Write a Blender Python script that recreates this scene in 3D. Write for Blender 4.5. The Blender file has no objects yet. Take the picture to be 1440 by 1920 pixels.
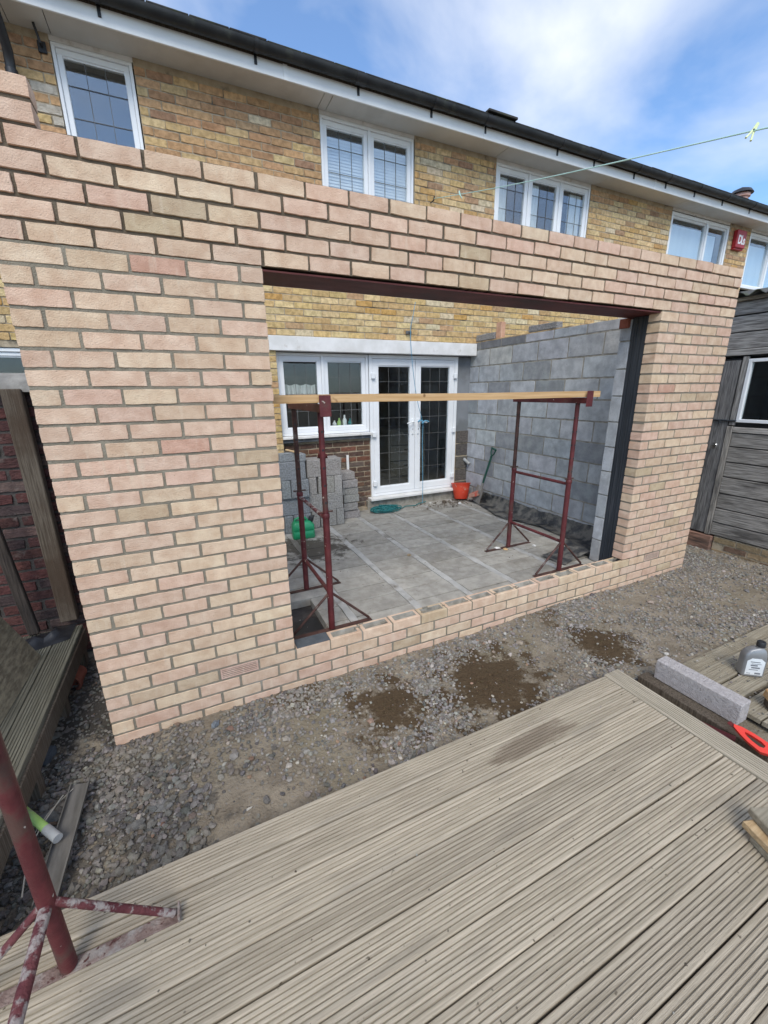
import bpy, math, random
import numpy as np
from mathutils import Vector, Matrix, noise
rnd = random.Random(7)
R = math.radians
scene = bpy.context.scene
col = scene.collection

# ------------------------------------------------------------------ camera
CAM = Vector((0.5688, -2.2463, 1.8389))
YAW, PITCH, ROLL = 0.439968, -0.285704, -0.013353
fw = Vector((math.sin(YAW)*math.cos(PITCH), math.cos(YAW)*math.cos(PITCH), math.sin(PITCH)))
rt0 = Vector((math.cos(YAW), -math.sin(YAW), 0)); up0 = rt0.cross(fw)
rt = math.cos(ROLL)*rt0 + math.sin(ROLL)*up0
up = -math.sin(ROLL)*rt0 + math.cos(ROLL)*up0
cam = bpy.data.cameras.new('camera')
cam.sensor_fit = 'HORIZONTAL'; cam.sensor_width = 36.0; cam.lens = 771.85/1440*36.0
cam.clip_start = 0.02; cam.clip_end = 3000
camo = bpy.data.objects.new('camera', cam); col.objects.link(camo)
camo.matrix_world = Matrix(((rt.x, up.x, -fw.x, CAM.x), (rt.y, up.y, -fw.y, CAM.y), (rt.z, up.z, -fw.z, CAM.z), (0, 0, 0, 1)))
scene.camera = camo

# ------------------------------------------------------------------ world, sun, exposure
SUN_EL, SUN_AZ = R(48), R(205)      # azimuth clockwise from +Y: behind the camera, a little to the left
world = bpy.data.worlds.new('World'); scene.world = world; world.use_nodes = True
nt = world.node_tree; nt.nodes.clear()
def wn(t, **k):
    n = nt.nodes.new(t)
    for a, v in k.items(): setattr(n, a, v)
    return n
sky = wn('ShaderNodeTexSky', sky_type='NISHITA', sun_disc=False)
sky.sun_elevation = SUN_EL; sky.sun_rotation = SUN_AZ; sky.air_density = 1.0; sky.dust_density = 0.6; sky.ozone_density = 2.0
tc = wn('ShaderNodeTexCoord')
mp = wn('ShaderNodeMapping'); mp.inputs['Scale'].default_value = (1.5, 1.5, 3.0); mp.inputs['Rotation'].default_value = (0, 0, R(14)); mp.inputs['Location'].default_value = (6.8605, 0.019, 4.2585)
nz = wn('ShaderNodeTexNoise'); nz.inputs['Scale'].default_value = 1.5; nz.inputs['Detail'].default_value = 6; nz.inputs['Roughness'].default_value = 0.52; nz.inputs['Distortion'].default_value = 0.35
rp = wn('ShaderNodeValToRGB'); rp.color_ramp.elements[0].position = 0.35; rp.color_ramp.elements[1].position = 0.74
rp.color_ramp.elements[0].color = (0.06, 0.06, 0.06, 1); rp.color_ramp.elements[1].color = (0.97, 0.97, 0.97, 1)
mx = wn('ShaderNodeMix', data_type='RGBA'); mx.inputs[7].default_value = (5.9, 6.1, 6.5, 1)
gm = wn('ShaderNodeMix', data_type='RGBA', blend_type='MULTIPLY'); gm.inputs[0].default_value = 1.0; gm.inputs[7].default_value = (0.80, 1.08, 1.30, 1)
bg = wn('ShaderNodeBackground'); bg.inputs['Strength'].default_value = 0.115
wo = wn('ShaderNodeOutputWorld')
L = nt.links.new
L(tc.outputs['Generated'], mp.inputs['Vector']); L(mp.outputs['Vector'], nz.inputs['Vector']); L(nz.outputs['Fac'], rp.inputs['Fac'])
L(sky.outputs['Color'], gm.inputs[6]); L(gm.outputs[2], mx.inputs[6]); L(rp.outputs['Color'], mx.inputs[0]); L(mx.outputs[2], bg.inputs['Color']); L(bg.outputs['Background'], wo.inputs['Surface'])

sd = bpy.data.lights.new('sun', 'SUN'); sd.energy = 1.5; sd.angle = R(28); sd.color = (1.0, 0.93, 0.82)
so = bpy.data.objects.new('sun', sd); col.objects.link(so)
sdir = Vector((math.sin(SUN_AZ)*math.cos(SUN_EL), math.cos(SUN_AZ)*math.cos(SUN_EL), math.sin(SUN_EL)))
so.rotation_euler = sdir.to_track_quat('Z', 'Y').to_euler(); so.location = sdir*30

vs = scene.view_settings
vs.view_transform = 'Standard'; vs.look = 'None'; vs.exposure = 0.75; vs.gamma = 1.0; vs.use_curve_mapping = False
scene.cycles.use_denoising = True
scene.cycles.max_bounces = 8; scene.cycles.transparent_max_bounces = 12

# ------------------------------------------------------------------ materials
def pm(name, c1, c2, scale=8, detail=5, rough=.85, bump=.2, bscale=80, stretch=(1, 1, 1), tone=None,
       stain=None, sscale=2.5, slo=.52, shi=.68, samt=1.0, sstretch=(1, 1, 1), spots=(), spec=.3, metal=0, speck=None, spscale=120, splo=.66, sphi=.72, extra_bump=None, rrange=None):
    m = bpy.data.materials.new(name); m.use_nodes = True
    t = m.node_tree; t.nodes.clear(); N = t.nodes.new; K = t.links.new
    out = N('ShaderNodeOutputMaterial'); b = N('ShaderNodeBsdfPrincipled'); K(b.outputs[0], out.inputs[0])
    b.inputs['Roughness'].default_value = rough; b.inputs['Metallic'].default_value = metal; b.inputs['Specular IOR Level'].default_value = spec
    g = N('ShaderNodeNewGeometry')
    def vec(s):
        v = N('ShaderNodeVectorMath'); v.operation = 'MULTIPLY'; K(g.outputs['Position'], v.inputs[0]); v.inputs[1].default_value = s; return v.outputs[0]
    def noi(sc, st, d=5, ro=.55):
        n = N('ShaderNodeTexNoise'); n.inputs['Scale'].default_value = sc; n.inputs['Detail'].default_value = d; n.inputs['Roughness'].default_value = ro
        K(vec(st), n.inputs['Vector']); return n.outputs['Fac']
    def mapr(x, lo, hi, a=0., z=1.):
        r = N('ShaderNodeMapRange'); r.interpolation_type = 'SMOOTHSTEP'; K(x, r.inputs[0])
        r.inputs[1].default_value = lo; r.inputs[2].default_value = hi; r.inputs[3].default_value = a; r.inputs[4].default_value = z; return r.outputs[0]
    def mix(f, a, z, mode='MIX'):
        n = N('ShaderNodeMix'); n.data_type = 'RGBA'; n.blend_type = mode
        for s, v in ((0, f), (6, a), (7, z)):
            if hasattr(v, 'links'): K(v, n.inputs[s])
            else: n.inputs[s].default_value = v if s == 0 else (*v, 1)
        return n.outputs[2]
    c = mix(mapr(noi(scale, stretch, detail), .3, .7), c1, c2)
    if tone:
        if tone == 'obj':
            o = N('ShaderNodeObjectInfo'); tv = o.outputs['Color']
        else:
            o = N('ShaderNodeAttribute'); o.attribute_name = 'tone'; tv = o.outputs['Color']
        c = mix(1.0, c, tv, 'MULTIPLY')
    if stain:
        f = mapr(noi(sscale, sstretch, 6, .6), slo, shi, 0, samt); c = mix(f, c, stain)
    if speck:
        c = mix(mapr(noi(spscale, (1, 1, 1), 2), splo, sphi), c, speck)
    for (px, py, pz, rad, scol, amt, *an) in spots:
        ax_ = an[0] if an else (1, 1, 1)
        dn = N('ShaderNodeVectorMath'); dn.operation = 'DISTANCE'; K(vec(ax_), dn.inputs[0]); dn.inputs[1].default_value = (px*ax_[0], py*ax_[1], pz*ax_[2])
        ad = N('ShaderNodeMath'); ad.operation = 'MULTIPLY_ADD'; K(noi(6, ax_, 8, .72), ad.inputs[0]); ad.inputs[1].default_value = rad*4.6; K(dn.outputs['Value'], ad.inputs[2])
        c = mix(mapr(ad.outputs[0], rad*2.95, rad*3.5, amt, 0), c, scol)
    K(c, b.inputs['Base Color'])
    if rrange:
        K(mapr(noi(scale*1.7, stretch), .3, .7, rrange[0], rrange[1]), b.inputs['Roughness'])
    if bump:
        bn = N('ShaderNodeBump'); bn.inputs['Strength'].default_value = bump; bn.inputs['Distance'].default_value = .01
        K(noi(bscale, stretch, 4, .6), bn.inputs['Height'])
        if extra_bump:
            b2 = N('ShaderNodeBump'); b2.inputs['Strength'].default_value = extra_bump[0]; b2.inputs['Distance'].default_value = .02
            K(noi(extra_bump[1], extra_bump[2] if len(extra_bump) > 2 else (1, 1, 1), 4), b2.inputs['Height']); K(b2.outputs[0], bn.inputs['Normal'])
        K(bn.outputs[0], b.inputs['Normal'])
    return m

W3 = (1, 1, 1)
def tone2(name, **k): return pm(name, tone='obj', **k), pm(name + '_joined', tone='attr', **k)
M = {}
M['newbrick'], M['newbrick_j'] = tone2('new_buff_brick', c1=(.87, .80, .75), c2=(1.07, 1.08, 1.06), scale=13, detail=8, rough=.93, bump=.5, bscale=170, stain=(.70, .59, .455), sscale=9, sstretch=(3, 1, .4), slo=.54, shi=.78, samt=.55, speck=(.38, .28, .20), spscale=120, splo=.66, sphi=.77, extra_bump=(.16, 34))
M['stock'], M['stock_j'] = tone2('yellow_stock_brick', c1=(.72, .69, .64), c2=(1.16, 1.14, 1.10), scale=22, rough=.95, bump=.6, bscale=120, stain=(.25, .20, .14), sscale=11, slo=.57, shi=.76, samt=.5, extra_bump=(.3, 45))
M['redbrick'], M['redbrick_j'] = tone2('dark_red_brick', c1=(.6, .58, .6), c2=(1.2, 1.15, 1.12), scale=20, rough=.9, bump=.7, bscale=60, stretch=(1, 1, 3), stain=(.24, .21, .19), sscale=7, slo=.58, shi=.74, samt=.6, extra_bump=(.5, 40))
M['mortar_new'] = pm('fresh_mortar', (.20, .178, .137), (.29, .26, .205), scale=9, rough=.97, bump=.7, bscale=150, stain=(.34, .315, .27), sscale=2.2, slo=.58, shi=.72, samt=.8)
M['mortar_wet'] = pm('wet_mortar', (.105, .083, .058), (.165, .135, .10), scale=14, rough=.97, bump=.6, bscale=150)
M['mortar_old'] = pm('old_mortar', (.36, .29, .20), (.48, .40, .29), scale=11, rough=.97, bump=.7, bscale=100, stain=(.13, .115, .09), sscale=4)
M['mortar_darkened'] = pm('darkened_mortar', (.05, .044, .041), (.09, .08, .074), scale=11, rough=.97, bump=.7, bscale=100)  # darkened mortar: the shade over the garden wall is put into its colour
M['mortar_grey'] = pm('grey_mortar', (.24, .225, .19), (.40, .375, .325), scale=14, rough=.97, bump=.7, bscale=100)
M['block'], M['block_j'] = tone2('grey_concrete_block', c1=(.80, .80, .81), c2=(1.14, 1.14, 1.13), scale=9, detail=8, rough=.95, bump=1.0, bscale=130, stain=(.24, .25, .26), sscale=3.4, slo=.52, shi=.74, samt=.65, speck=(.16, .165, .17), spscale=110, splo=.66, sphi=.75)
M['aggblock'] = pm('aggregate_block', (.27, .262, .25), (.42, .41, .395), scale=60, rough=.97, bump=1.0, bscale=120, tone='obj', speck=(.10, .10, .10), spscale=80, splo=.62, sphi=.70, extra_bump=(.9, 70))
M['paleblock'] = pm('pale_lightweight_block', (.44, .405, .395), (.56, .52, .505), scale=45, rough=.97, bump=1.0, bscale=170, speck=(.22, .21, .21), spscale=170, splo=.62, sphi=.74, extra_bump=(.5, 60))
M['floorblock'] = pm('floor_block', (.31, .292, .258), (.42, .40, .355), scale=13, rough=.95, bump=1.0, bscale=120, tone='obj', stain=(.19, .168, .13), sscale=2.6, slo=.5, shi=.72, samt=.6, speck=(.44, .39, .37), spscale=150, splo=.64, sphi=.72,
                    spots=[(1.62, 1.95, .19, .42, (.075, .065, .052), .92)])
M['beam'] = pm('concrete_beam', (.36, .355, .335), (.48, .47, .445), scale=9, rough=.93, bump=.5, bscale=120, stain=(.22, .20, .175), sscale=5, slo=.5, shi=.7, spots=[(1.62, 1.95, .19, .36, (.10, .09, .075), .85)])
SAND = (.082, .055, .030)
M['soil'] = pm('dry_soil', (.185, .153, .112), (.30, .255, .192), scale=5, rough=.98, bump=1.0, bscale=70, stain=(.215, .185, .12), sscale=1.3, slo=.5, shi=.7, samt=.7, speck=(.25, .23, .205), spscale=75, splo=.60, sphi=.72, extra_bump=(1.0, 22),
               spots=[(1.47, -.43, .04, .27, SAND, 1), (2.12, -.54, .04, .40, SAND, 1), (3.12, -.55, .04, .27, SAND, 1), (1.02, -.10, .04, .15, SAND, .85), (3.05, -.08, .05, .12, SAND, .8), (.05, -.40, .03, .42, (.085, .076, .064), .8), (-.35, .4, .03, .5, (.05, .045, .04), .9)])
M['gravel'] = pm('crushed_stone', (.75, .75, .75), (1.2, 1.2, 1.2), scale=40, rough=.95, bump=.5, bscale=160, tone='attr', stain=(.24, .21, .165), sscale=3.0, slo=.46, shi=.66, samt=.5, spec=.15)
M['rubble'] = pm('rubble', (.75, .75, .75), (1.2, 1.2, 1.2), scale=40, rough=.95, bump=.6, bscale=120, tone='obj')
DK = dict(rough=.86, bump=.5, bscale=26, tone='obj', spec=.25)
M['deck'] = pm('weathered_decking', (.365, .310, .230), (.54, .465, .355), scale=4.5, stretch=(.9, 26, 26), stain=(.25, .22, .178), sscale=1.6, sstretch=(1.0, 7, 7), slo=.52, shi=.74, samt=.5, speck=(.13, .105, .075), spscale=34, splo=.70, sphi=.77,
               spots=[(1.95, -1.06, .15, .055, (.10, .062, .038), .5, (.2, 1, 1))], **DK)
M['deck_y'] = pm('weathered_decking_across', (.36, .315, .24), (.52, .455, .352), scale=4.5, stretch=(26, .9, 26), stain=(.20, .19, .165), sscale=1.6, sstretch=(5, 1.2, 5), slo=.5, shi=.7, samt=.7, **DK)
M['deck_mossy_shaded'] = pm('mossy_shaded_decking', (.105, .098, .075), (.185, .175, .135), scale=5, stretch=(26, .9, 26), stain=(.07, .072, .045), sscale=2, slo=.48, shi=.68, samt=.8, **DK)  # mossy boards, colour darkened further to stand in for shade at the left
M['deck_low'] = pm('dusty_decking', (.26, .225, .165), (.40, .355, .27), scale=5, stretch=(.9, 22, 22), stain=(.17, .15, .11), sscale=2, slo=.48, shi=.68, samt=.8, **DK)
M['shedwood'] = pm('weathered_shed_wood', (.155, .143, .13), (.40, .375, .345), scale=6, stretch=(14, .9, 14), rough=.88, bump=.7, bscale=24, stain=(.055, .050, .047), sscale=2.2, sstretch=(2, .8, 4), slo=.5, shi=.7, samt=.8, tone='obj')
M['shedwood_v'] = pm('weathered_door_wood', (.12, .114, .108), (.30, .288, .272), scale=6, stretch=(14, 14, .9), rough=.88, bump=.6, bscale=24, stain=(.048, .046, .046), sscale=2.2, sstretch=(3, 3, .8), slo=.5, shi=.7, samt=.8, tone='obj')
M['postwood'] = pm('old_post_wood', (.08, .062, .046), (.175, .145, .112), scale=6, stretch=(20, 20, .8), rough=.9, bump=.7, bscale=24, stain=(.075, .050, .034), sscale=1.6, slo=.45, shi=.66, samt=.9)
M['newwood'] = pm('sawn_softwood', (.50, .30, .135), (.64, .43, .23), scale=3.5, stretch=(.7, 16, 16), rough=.7, bump=.3, bscale=30, speck=(.22, .11, .045), spscale=8, splo=.70, sphi=.76)
M['offcut'] = pm('offcut_softwood', (.42, .28, .145), (.62, .46, .27), scale=6, stretch=(1, 14, 14), rough=.8, bump=.4, bscale=30, stain=(.22, .17, .11), sscale=5, slo=.5, shi=.66)
M['osb'] = pm('osb_board', (.14, .115, .08), (.28, .24, .165), scale=34, stretch=(1, .45, 1.4), rough=.9, bump=.6, bscale=60, stain=(.12, .11, .075), sscale=2, slo=.45, shi=.7, samt=.6)
M['steel'] = pm('red_oxide_steel', (.080, .015, .018), (.135, .028, .030), scale=12, rough=.55, bump=.25, bscale=70, stain=(.075, .045, .036), sscale=6, slo=.52, shi=.66, samt=.85, spec=.4, speck=(.42, .37, .32), spscale=30, splo=.70, sphi=.73)
M['steel_dirty'] = pm('mortar_splashed_steel', (.085, .022, .028), (.15, .05, .052), scale=14, rough=.8, bump=.8, bscale=90, stain=(.36, .325, .30), sscale=26, slo=.47, shi=.60, samt=.85, spec=.2)
M['steel_caked'] = pm('mortar_caked_steel', (.16, .105, .09), (.28, .21, .18), scale=22, rough=.9, bump=.9, bscale=90, stain=(.34, .31, .28), sscale=14, slo=.48, shi=.62, samt=.8, spec=.2, speck=(.10, .045, .04), spscale=60, splo=.60, sphi=.70)
M['steel_rust'] = pm('worn_steel_tube', (.055, .026, .022), (.105, .055, .045), scale=14, rough=.6, bump=.3, bscale=80, stain=(.20, .17, .15), sscale=12, slo=.58, shi=.66, samt=.8)
M['lintel'] = pm('oxide_painted_lintel', (.075, .018, .017), (.125, .033, .030), scale=4, stretch=(1, 3, 3), rough=.6, bump=.15, bscale=60, stain=(.055, .022, .02), sscale=2)
M['upvc'] = pm('white_upvc', (.77, .79, .81), (.84, .855, .87), scale=3, rough=.35, bump=0, spec=.5)
M['upvc_dirty'] = pm('grubby_white_paint', (.66, .65, .62), (.80, .79, .77), scale=5, rough=.6, bump=.15, bscale=60, stain=(.42, .37, .30), sscale=6, slo=.58, shi=.72, samt=.6)
M['fascia'] = pm('white_fascia', (.74, .75, .75), (.82, .83, .83), scale=3, rough=.45, bump=0)
M['soffit'] = pm('grey_soffit_board', (.56, .555, .53), (.64, .635, .61), scale=2, rough=.8, bump=.1, bscale=40, stain=(.45, .44, .415), sscale=1.5, samt=.5)
M['blackplastic'] = pm('black_plastic', (.014, .015, .018), (.024, .025, .028), scale=6, rough=.42, bump=.05, bscale=40, spec=.5)
M['oldgutter'] = pm('weathered_gutter', (.018, .02, .022), (.035, .037, .038), scale=6, rough=.5, bump=.1, bscale=40, stain=(.07, .075, .06), sscale=4, slo=.58, shi=.72, samt=.6)
M['dpm'] = pm('black_membrane', (.022, .024, .028), (.055, .057, .062), scale=5, rough=.5, bump=.4, bscale=18, stain=(.19, .178, .155), sscale=9.0, slo=.38, shi=.62, samt=.8)
M['closer'] = pm('dark_cavity_closer', (.028, .033, .040), (.045, .052, .062), scale=3, stretch=(8, 8, .6), rough=.5, bump=.1, bscale=40, stain=(.085, .09, .10), sscale=3, sstretch=(6, 6, .5), slo=.55, shi=.75, samt=.6)
M['slate'] = pm('slate_grey_dpc', (.07, .08, .09), (.12, .13, .14), scale=8, rough=.7, bump=.3, bscale=60, stain=(.24, .235, .22), sscale=9, slo=.58, shi=.68, samt=.6)
M['tile'] = pm('roof_tile', (.035, .034, .034), (.065, .062, .058), scale=5, rough=.9, bump=.5, bscale=40, stain=(.06, .065, .04), sscale=4)
M['lead'] = pm('lead_strip', (.10, .105, .11), (.16, .165, .17), scale=6, rough=.5, bump=0)
M['leadpale'] = pm('pale_lead_strip', (.13, .13, .128), (.18, .18, .176), scale=6, rough=.5, bump=0)
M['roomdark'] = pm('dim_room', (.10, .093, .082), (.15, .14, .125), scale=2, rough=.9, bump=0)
M['roomwood'] = pm('kitchen_cabinet', (.15, .135, .11), (.18, .165, .14), scale=2, rough=.6, bump=0)
M['net'] = pm('net_curtain', (.55, .55, .53), (.70, .70, .68), scale=20, stretch=(4, 4, .4), rough=.9, bump=.4, bscale=20)
M['blind'] = pm('white_blind', (.72, .74, .76), (.80, .82, .84), scale=3, rough=.6, bump=0)
M['drawnblind'] = pm('pale_blue_blind', (.50, .60, .70), (.58, .68, .77), scale=2, stretch=(4, 1, .4), rough=.7, bump=0)
M['alarmred'] = pm('red_alarm_plastic', (.33, .012, .018), (.40, .02, .028), scale=4, rough=.4, bump=0, spec=.5)
M['white'] = pm('white_print', (.80, .80, .80), (.86, .86, .86), scale=4, rough=.5, bump=0)
M['redbucket'] = pm('orange_red_bucket', (.50, .045, .022), (.66, .075, .035), scale=6, rough=.45, bump=.1, bscale=40, stain=(.42, .33, .26), sscale=10, slo=.58, shi=.7, samt=.8)
M['greencan'] = pm('green_fuel_can', (.010, .21, .085), (.018, .30, .13), scale=5, rough=.4, bump=.08, bscale=40, spec=.5, stain=(.06, .2, .12), sscale=6, samt=.4)
M['greenpaint'] = pm('dark_green_shaft', (.012, .06, .045), (.025, .09, .065), scale=6, rough=.5, bump=.1)
M['bladesteel'] = pm('dirty_spade_blade', (.22, .21, .19), (.34, .325, .30), scale=10, rough=.6, bump=.3, stain=(.17, .14, .11), sscale=8)
M['rope'] = pm('teal_rope', (.012, .13, .135), (.05, .24, .24), scale=60, rough=.8, bump=.6, bscale=220)
M['cord'] = pm('blue_cord', (.08, .26, .40), (.15, .36, .50), scale=30, rough=.7, bump=.2)
M['line'] = pm('pale_green_line', (.45, .68, .60), (.55, .78, .70), scale=10, rough=.5, bump=0)
M['peg'] = pm('pale_yellow_peg', (.62, .72, .38), (.75, .82, .50), scale=9, rough=.5, bump=0)
M['terracotta'] = pm('terracotta', (.20, .06, .04), (.28, .095, .06), scale=8, rough=.85, bump=.3)
M['bottle'] = pm('silver_grey_bottle', (.22, .225, .23), (.30, .305, .31), scale=5, rough=.35, bump=.05, metal=.35, spec=.5)
M['label'] = pm('paper_label', (.66, .69, .70), (.74, .77, .78), scale=9, rough=.6, bump=0)
M['print'] = pm('grey_print', (.16, .17, .19), (.22, .23, .25), scale=9, rough=.6, bump=0)
M['orange'] = pm('orange_red_plastic', (.72, .045, .028), (.80, .065, .04), scale=4, rough=.4, bump=0, spec=.5)
M['darkred'] = pm('dark_red_metal', (.08, .012, .012), (.14, .02, .02), scale=8, rough=.5, bump=.1)
M['greypipe'] = pm('grey_plastic_pipe', (.30, .31, .31), (.40, .41, .41), scale=8, rough=.45, bump=.05, stain=(.20, .20, .18), sscale=9, samt=.5)
M['greenpipe'] = pm('lime_green_pipe', (.30, .50, .13), (.40, .60, .20), scale=8, rough=.45, bump=.05, stain=(.3, .36, .25), sscale=9)
M['channel'] = pm('grey_brown_channel', (.10, .095, .085), (.16, .15, .135), scale=6, stretch=(6, 1, 6), rough=.55, bump=.1, stain=(.22, .20, .17), sscale=5, samt=.6)
M['wire'] = pm('pale_wire', (.30, .28, .24), (.40, .37, .32), scale=9, rough=.7, bump=0)
M['chrome'] = pm('chrome_knob', (.7, .7, .7), (.8, .8, .8), scale=4, rough=.12, metal=1, bump=0)
M['corrug'] = pm('corrugated_sheet', (.07, .07, .068), (.12, .12, .115), scale=6, rough=.85, bump=.4, stain=(.07, .08, .05), sscale=5)
M['offwhite'] = pm('white_scrap', (.62, .61, .57), (.78, .77, .74), scale=20, rough=.85, bump=.3)
M['board'] = pm('grey_insulation_panel', (.20, .215, .235), (.245, .26, .28), scale=3, rough=.7, bump=.1, stain=(.16, .17, .18), sscale=2)
M['pinkpot'] = pm('pale_terracotta_pot', (.52, .30, .24), (.66, .42, .36), scale=7, rough=.8, bump=.2)

def glass(name, ior=1.9, tint=(.9, .95, 1.0)):
    m = bpy.data.materials.new(name); m.use_nodes = True; t = m.node_tree; t.nodes.clear(); N = t.nodes.new; K = t.links.new
    o = N('ShaderNodeOutputMaterial'); a = N('ShaderNodeBsdfTransparent'); a.inputs[0].default_value = (.95, .975, .975, 1)
    g = N('ShaderNodeBsdfGlossy'); g.inputs['Roughness'].default_value = .015; g.inputs[0].default_value = (*tint, 1)
    lw_ = N('ShaderNodeLayerWeight'); lw_.inputs[0].default_value = .5; pw_ = N('ShaderNodeMath'); pw_.operation = 'POWER'; K(lw_.outputs['Facing'], pw_.inputs[0]); pw_.inputs[1].default_value = 4.5
    f = N('ShaderNodeMath'); f.operation = 'MULTIPLY_ADD'; K(pw_.outputs[0], f.inputs[0]); f.inputs[1].default_value = 1 - ior; f.inputs[2].default_value = ior
    tcg = N('ShaderNodeTexNoise'); tcg.inputs['Scale'].default_value = 1.6; gg = N('ShaderNodeNewGeometry'); K(gg.outputs['Position'], tcg.inputs['Vector'])
    bn = N('ShaderNodeBump'); bn.inputs['Strength'].default_value = .05; bn.inputs['Distance'].default_value = .05; K(tcg.outputs['Fac'], bn.inputs['Height']); K(bn.outputs[0], g.inputs['Normal'])
    x = N('ShaderNodeMixShader'); K(f.outputs[0], x.inputs[0]); K(a.outputs[0], x.inputs[1]); K(g.outputs[0], x.inputs[2]); K(x.outputs[0], o.inputs[0])
    return m
M['glass'] = glass('window_glass', .13); M['glass_low'] = glass('door_glass', .045)

# ------------------------------------------------------------------ geometry helpers
class MB:
    def __init__(s): s.v = []; s.f = []; s.t = []
    def add(s, vs, fs, tone=None):
        o = len(s.v); s.v.extend([tuple(p) for p in vs]); s.f.extend([tuple(i + o for i in q) for q in fs]); s.t.extend([tone or (1, 1, 1)]*len(fs)); return s
    def box(s, x0, x1, y0, y1, z0, z1, b=0, tone=None, skip=()):
        if b <= 0:
            vs = [(x, y, z) for x in (x0, x1) for y in (y0, y1) for z in (z0, z1)]
            return s.add(vs, [(0, 1, 3, 2), (4, 6, 7, 5), (0, 4, 5, 1), (2, 3, 7, 6), (0, 2, 6, 4), (1, 5, 7, 3)], tone)
        vs = []; idx = {}
        for i, x in enumerate((x0, x1)):
            for j, y in enumerate((y0, y1)):
                for k, z in enumerate((z0, z1)):
                    sx, sy, sz = (1 if i == 0 else -1)*b, (1 if j == 0 else -1)*b, (1 if k == 0 else -1)*b
                    idx[i, j, k] = len(vs)
                    vs += [(x, y + sy, z + sz), (x + sx, y, z + sz), (x + sx, y + sy, z)]
        c = lambda i, j, k, a: idx[i, j, k] + a
        fs = []
        for i in (0, 1):
            q = [c(i, 0, 0, 0), c(i, 0, 1, 0), c(i, 1, 1, 0), c(i, 1, 0, 0)]; fs.append(q if i == 0 else q[::-1])
            q = [c(0, i, 0, 1), c(1, i, 0, 1), c(1, i, 1, 1), c(0, i, 1, 1)]; fs.append(q if i == 0 else q[::-1])
            q = [c(0, 0, i, 2), c(0, 1, i, 2), c(1, 1, i, 2), c(1, 0, i, 2)]; fs.append(q if i == 0 else q[::-1])
        for i in (0, 1):
            for j in (0, 1):
                fs.append([c(i, j, 0, 0), c(i, j, 0, 1), c(i, j, 1, 1), c(i, j, 1, 0)])
                fs.append([c(i, 0, j, 0), c(i, 0, j, 2), c(i, 1, j, 2), c(i, 1, j, 0)])
                fs.append([c(0, i, j, 1), c(0, i, j, 2), c(1, i, j, 2), c(1, i, j, 1)])
                for k in (0, 1): fs.append([c(i, j, k, 0), c(i, j, k, 1), c(i, j, k, 2)])
        return s.add(vs, fs, tone)
    def tube(s, pts, r, n=12, caps=True, r2=None):
        pts = [Vector(p) for p in pts]; rings = []; prev = None
        for i, p in enumerate(pts):
            d = (pts[min(i + 1, len(pts) - 1)] - pts[max(i - 1, 0)]).normalized()
            if prev is None:
                a = Vector((0, 0, 1)) if abs(d.z) < .9 else Vector((1, 0, 0)); u = d.cross(a).normalized()
            else: u = (prev - d*prev.dot(d)).normalized()
            prev = u; w = d.cross(u)
            rr = r if r2 is None else r + (r2 - r)*i/max(1, len(pts) - 1)
            rings.append([p + (u*math.cos(2*math.pi*k/n) + w*math.sin(2*math.pi*k/n))*rr for k in range(n)])
        vs = [q for g in rings for q in g]; fs = []
        for i in range(len(pts) - 1):
            for k in range(n): fs.append((i*n + k, i*n + (k + 1) % n, (i + 1)*n + (k + 1) % n, (i + 1)*n + k))
        if caps: fs.append(tuple(range(n))[::-1]); fs.append(tuple((len(pts) - 1)*n + k for k in range(n)))
        return s.add(vs, fs)
    def lathe(s, c, prof, n=24, axis=(0, 0, 1)):
        ax = Vector(axis).normalized(); a = Vector((1, 0, 0)) if abs(ax.x) < .9 else Vector((0, 1, 0)); u = ax.cross(a).normalized(); w = ax.cross(u); c = Vector(c)
        vs = [c + ax*h + (u*math.cos(2*math.pi*k/n) + w*math.sin(2*math.pi*k/n))*r for r, h in prof for k in range(n)]
        fs = [(i*n + k, i*n + (k + 1) % n, (i + 1)*n + (k + 1) % n, (i + 1)*n + k) for i in range(len(prof) - 1) for k in range(n)]
        return s.add(vs, fs)
    def extrude(s, prof, a, b, plane='yz'):
        # closed profile (list of 2D points) extruded between a and b along the remaining axis
        n = len(prof)
        def P(p, t): return (t, p[0], p[1]) if plane == 'yz' else ((p[0], t, p[1]) if plane == 'xz' else (p[0], p[1], t))
        vs = [P(p, a) for p in prof] + [P(p, b) for p in prof]
        fs = [(i, (i + 1) % n, n + (i + 1) % n, n + i) for i in range(n)] + [tuple(range(n))[::-1], tuple(range(n, 2*n))]
        return s.add(vs, fs)
    def mesh(s, name, mat, smooth=False, tone=False):
        me = bpy.data.meshes.new(name); me.from_pydata(s.v, [], s.f); me.materials.append(mat)
        if tone:
            at = me.attributes.new('tone', 'FLOAT_COLOR', 'FACE')
            at.data.foreach_set('color', np.array([(*t, 1) for t in s.t], dtype=np.float32).ravel())
        import bmesh as _b
        bm = _b.new(); bm.from_mesh(me); _b.ops.recalc_face_normals(bm, faces=bm.faces); bm.to_mesh(me); bm.free()
        if smooth:
            me.polygons.foreach_set('use_smooth', [True]*len(me.polygons))
            try: me.set_sharp_from_angle(angle=R(38))
            except Exception: pass
        return me
    def build(s, name, mat, parent=None, smooth=False, tone=False):
        return link(name, s.mesh(name, M[mat] if isinstance(mat, str) else mat, smooth, tone), parent)

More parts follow.
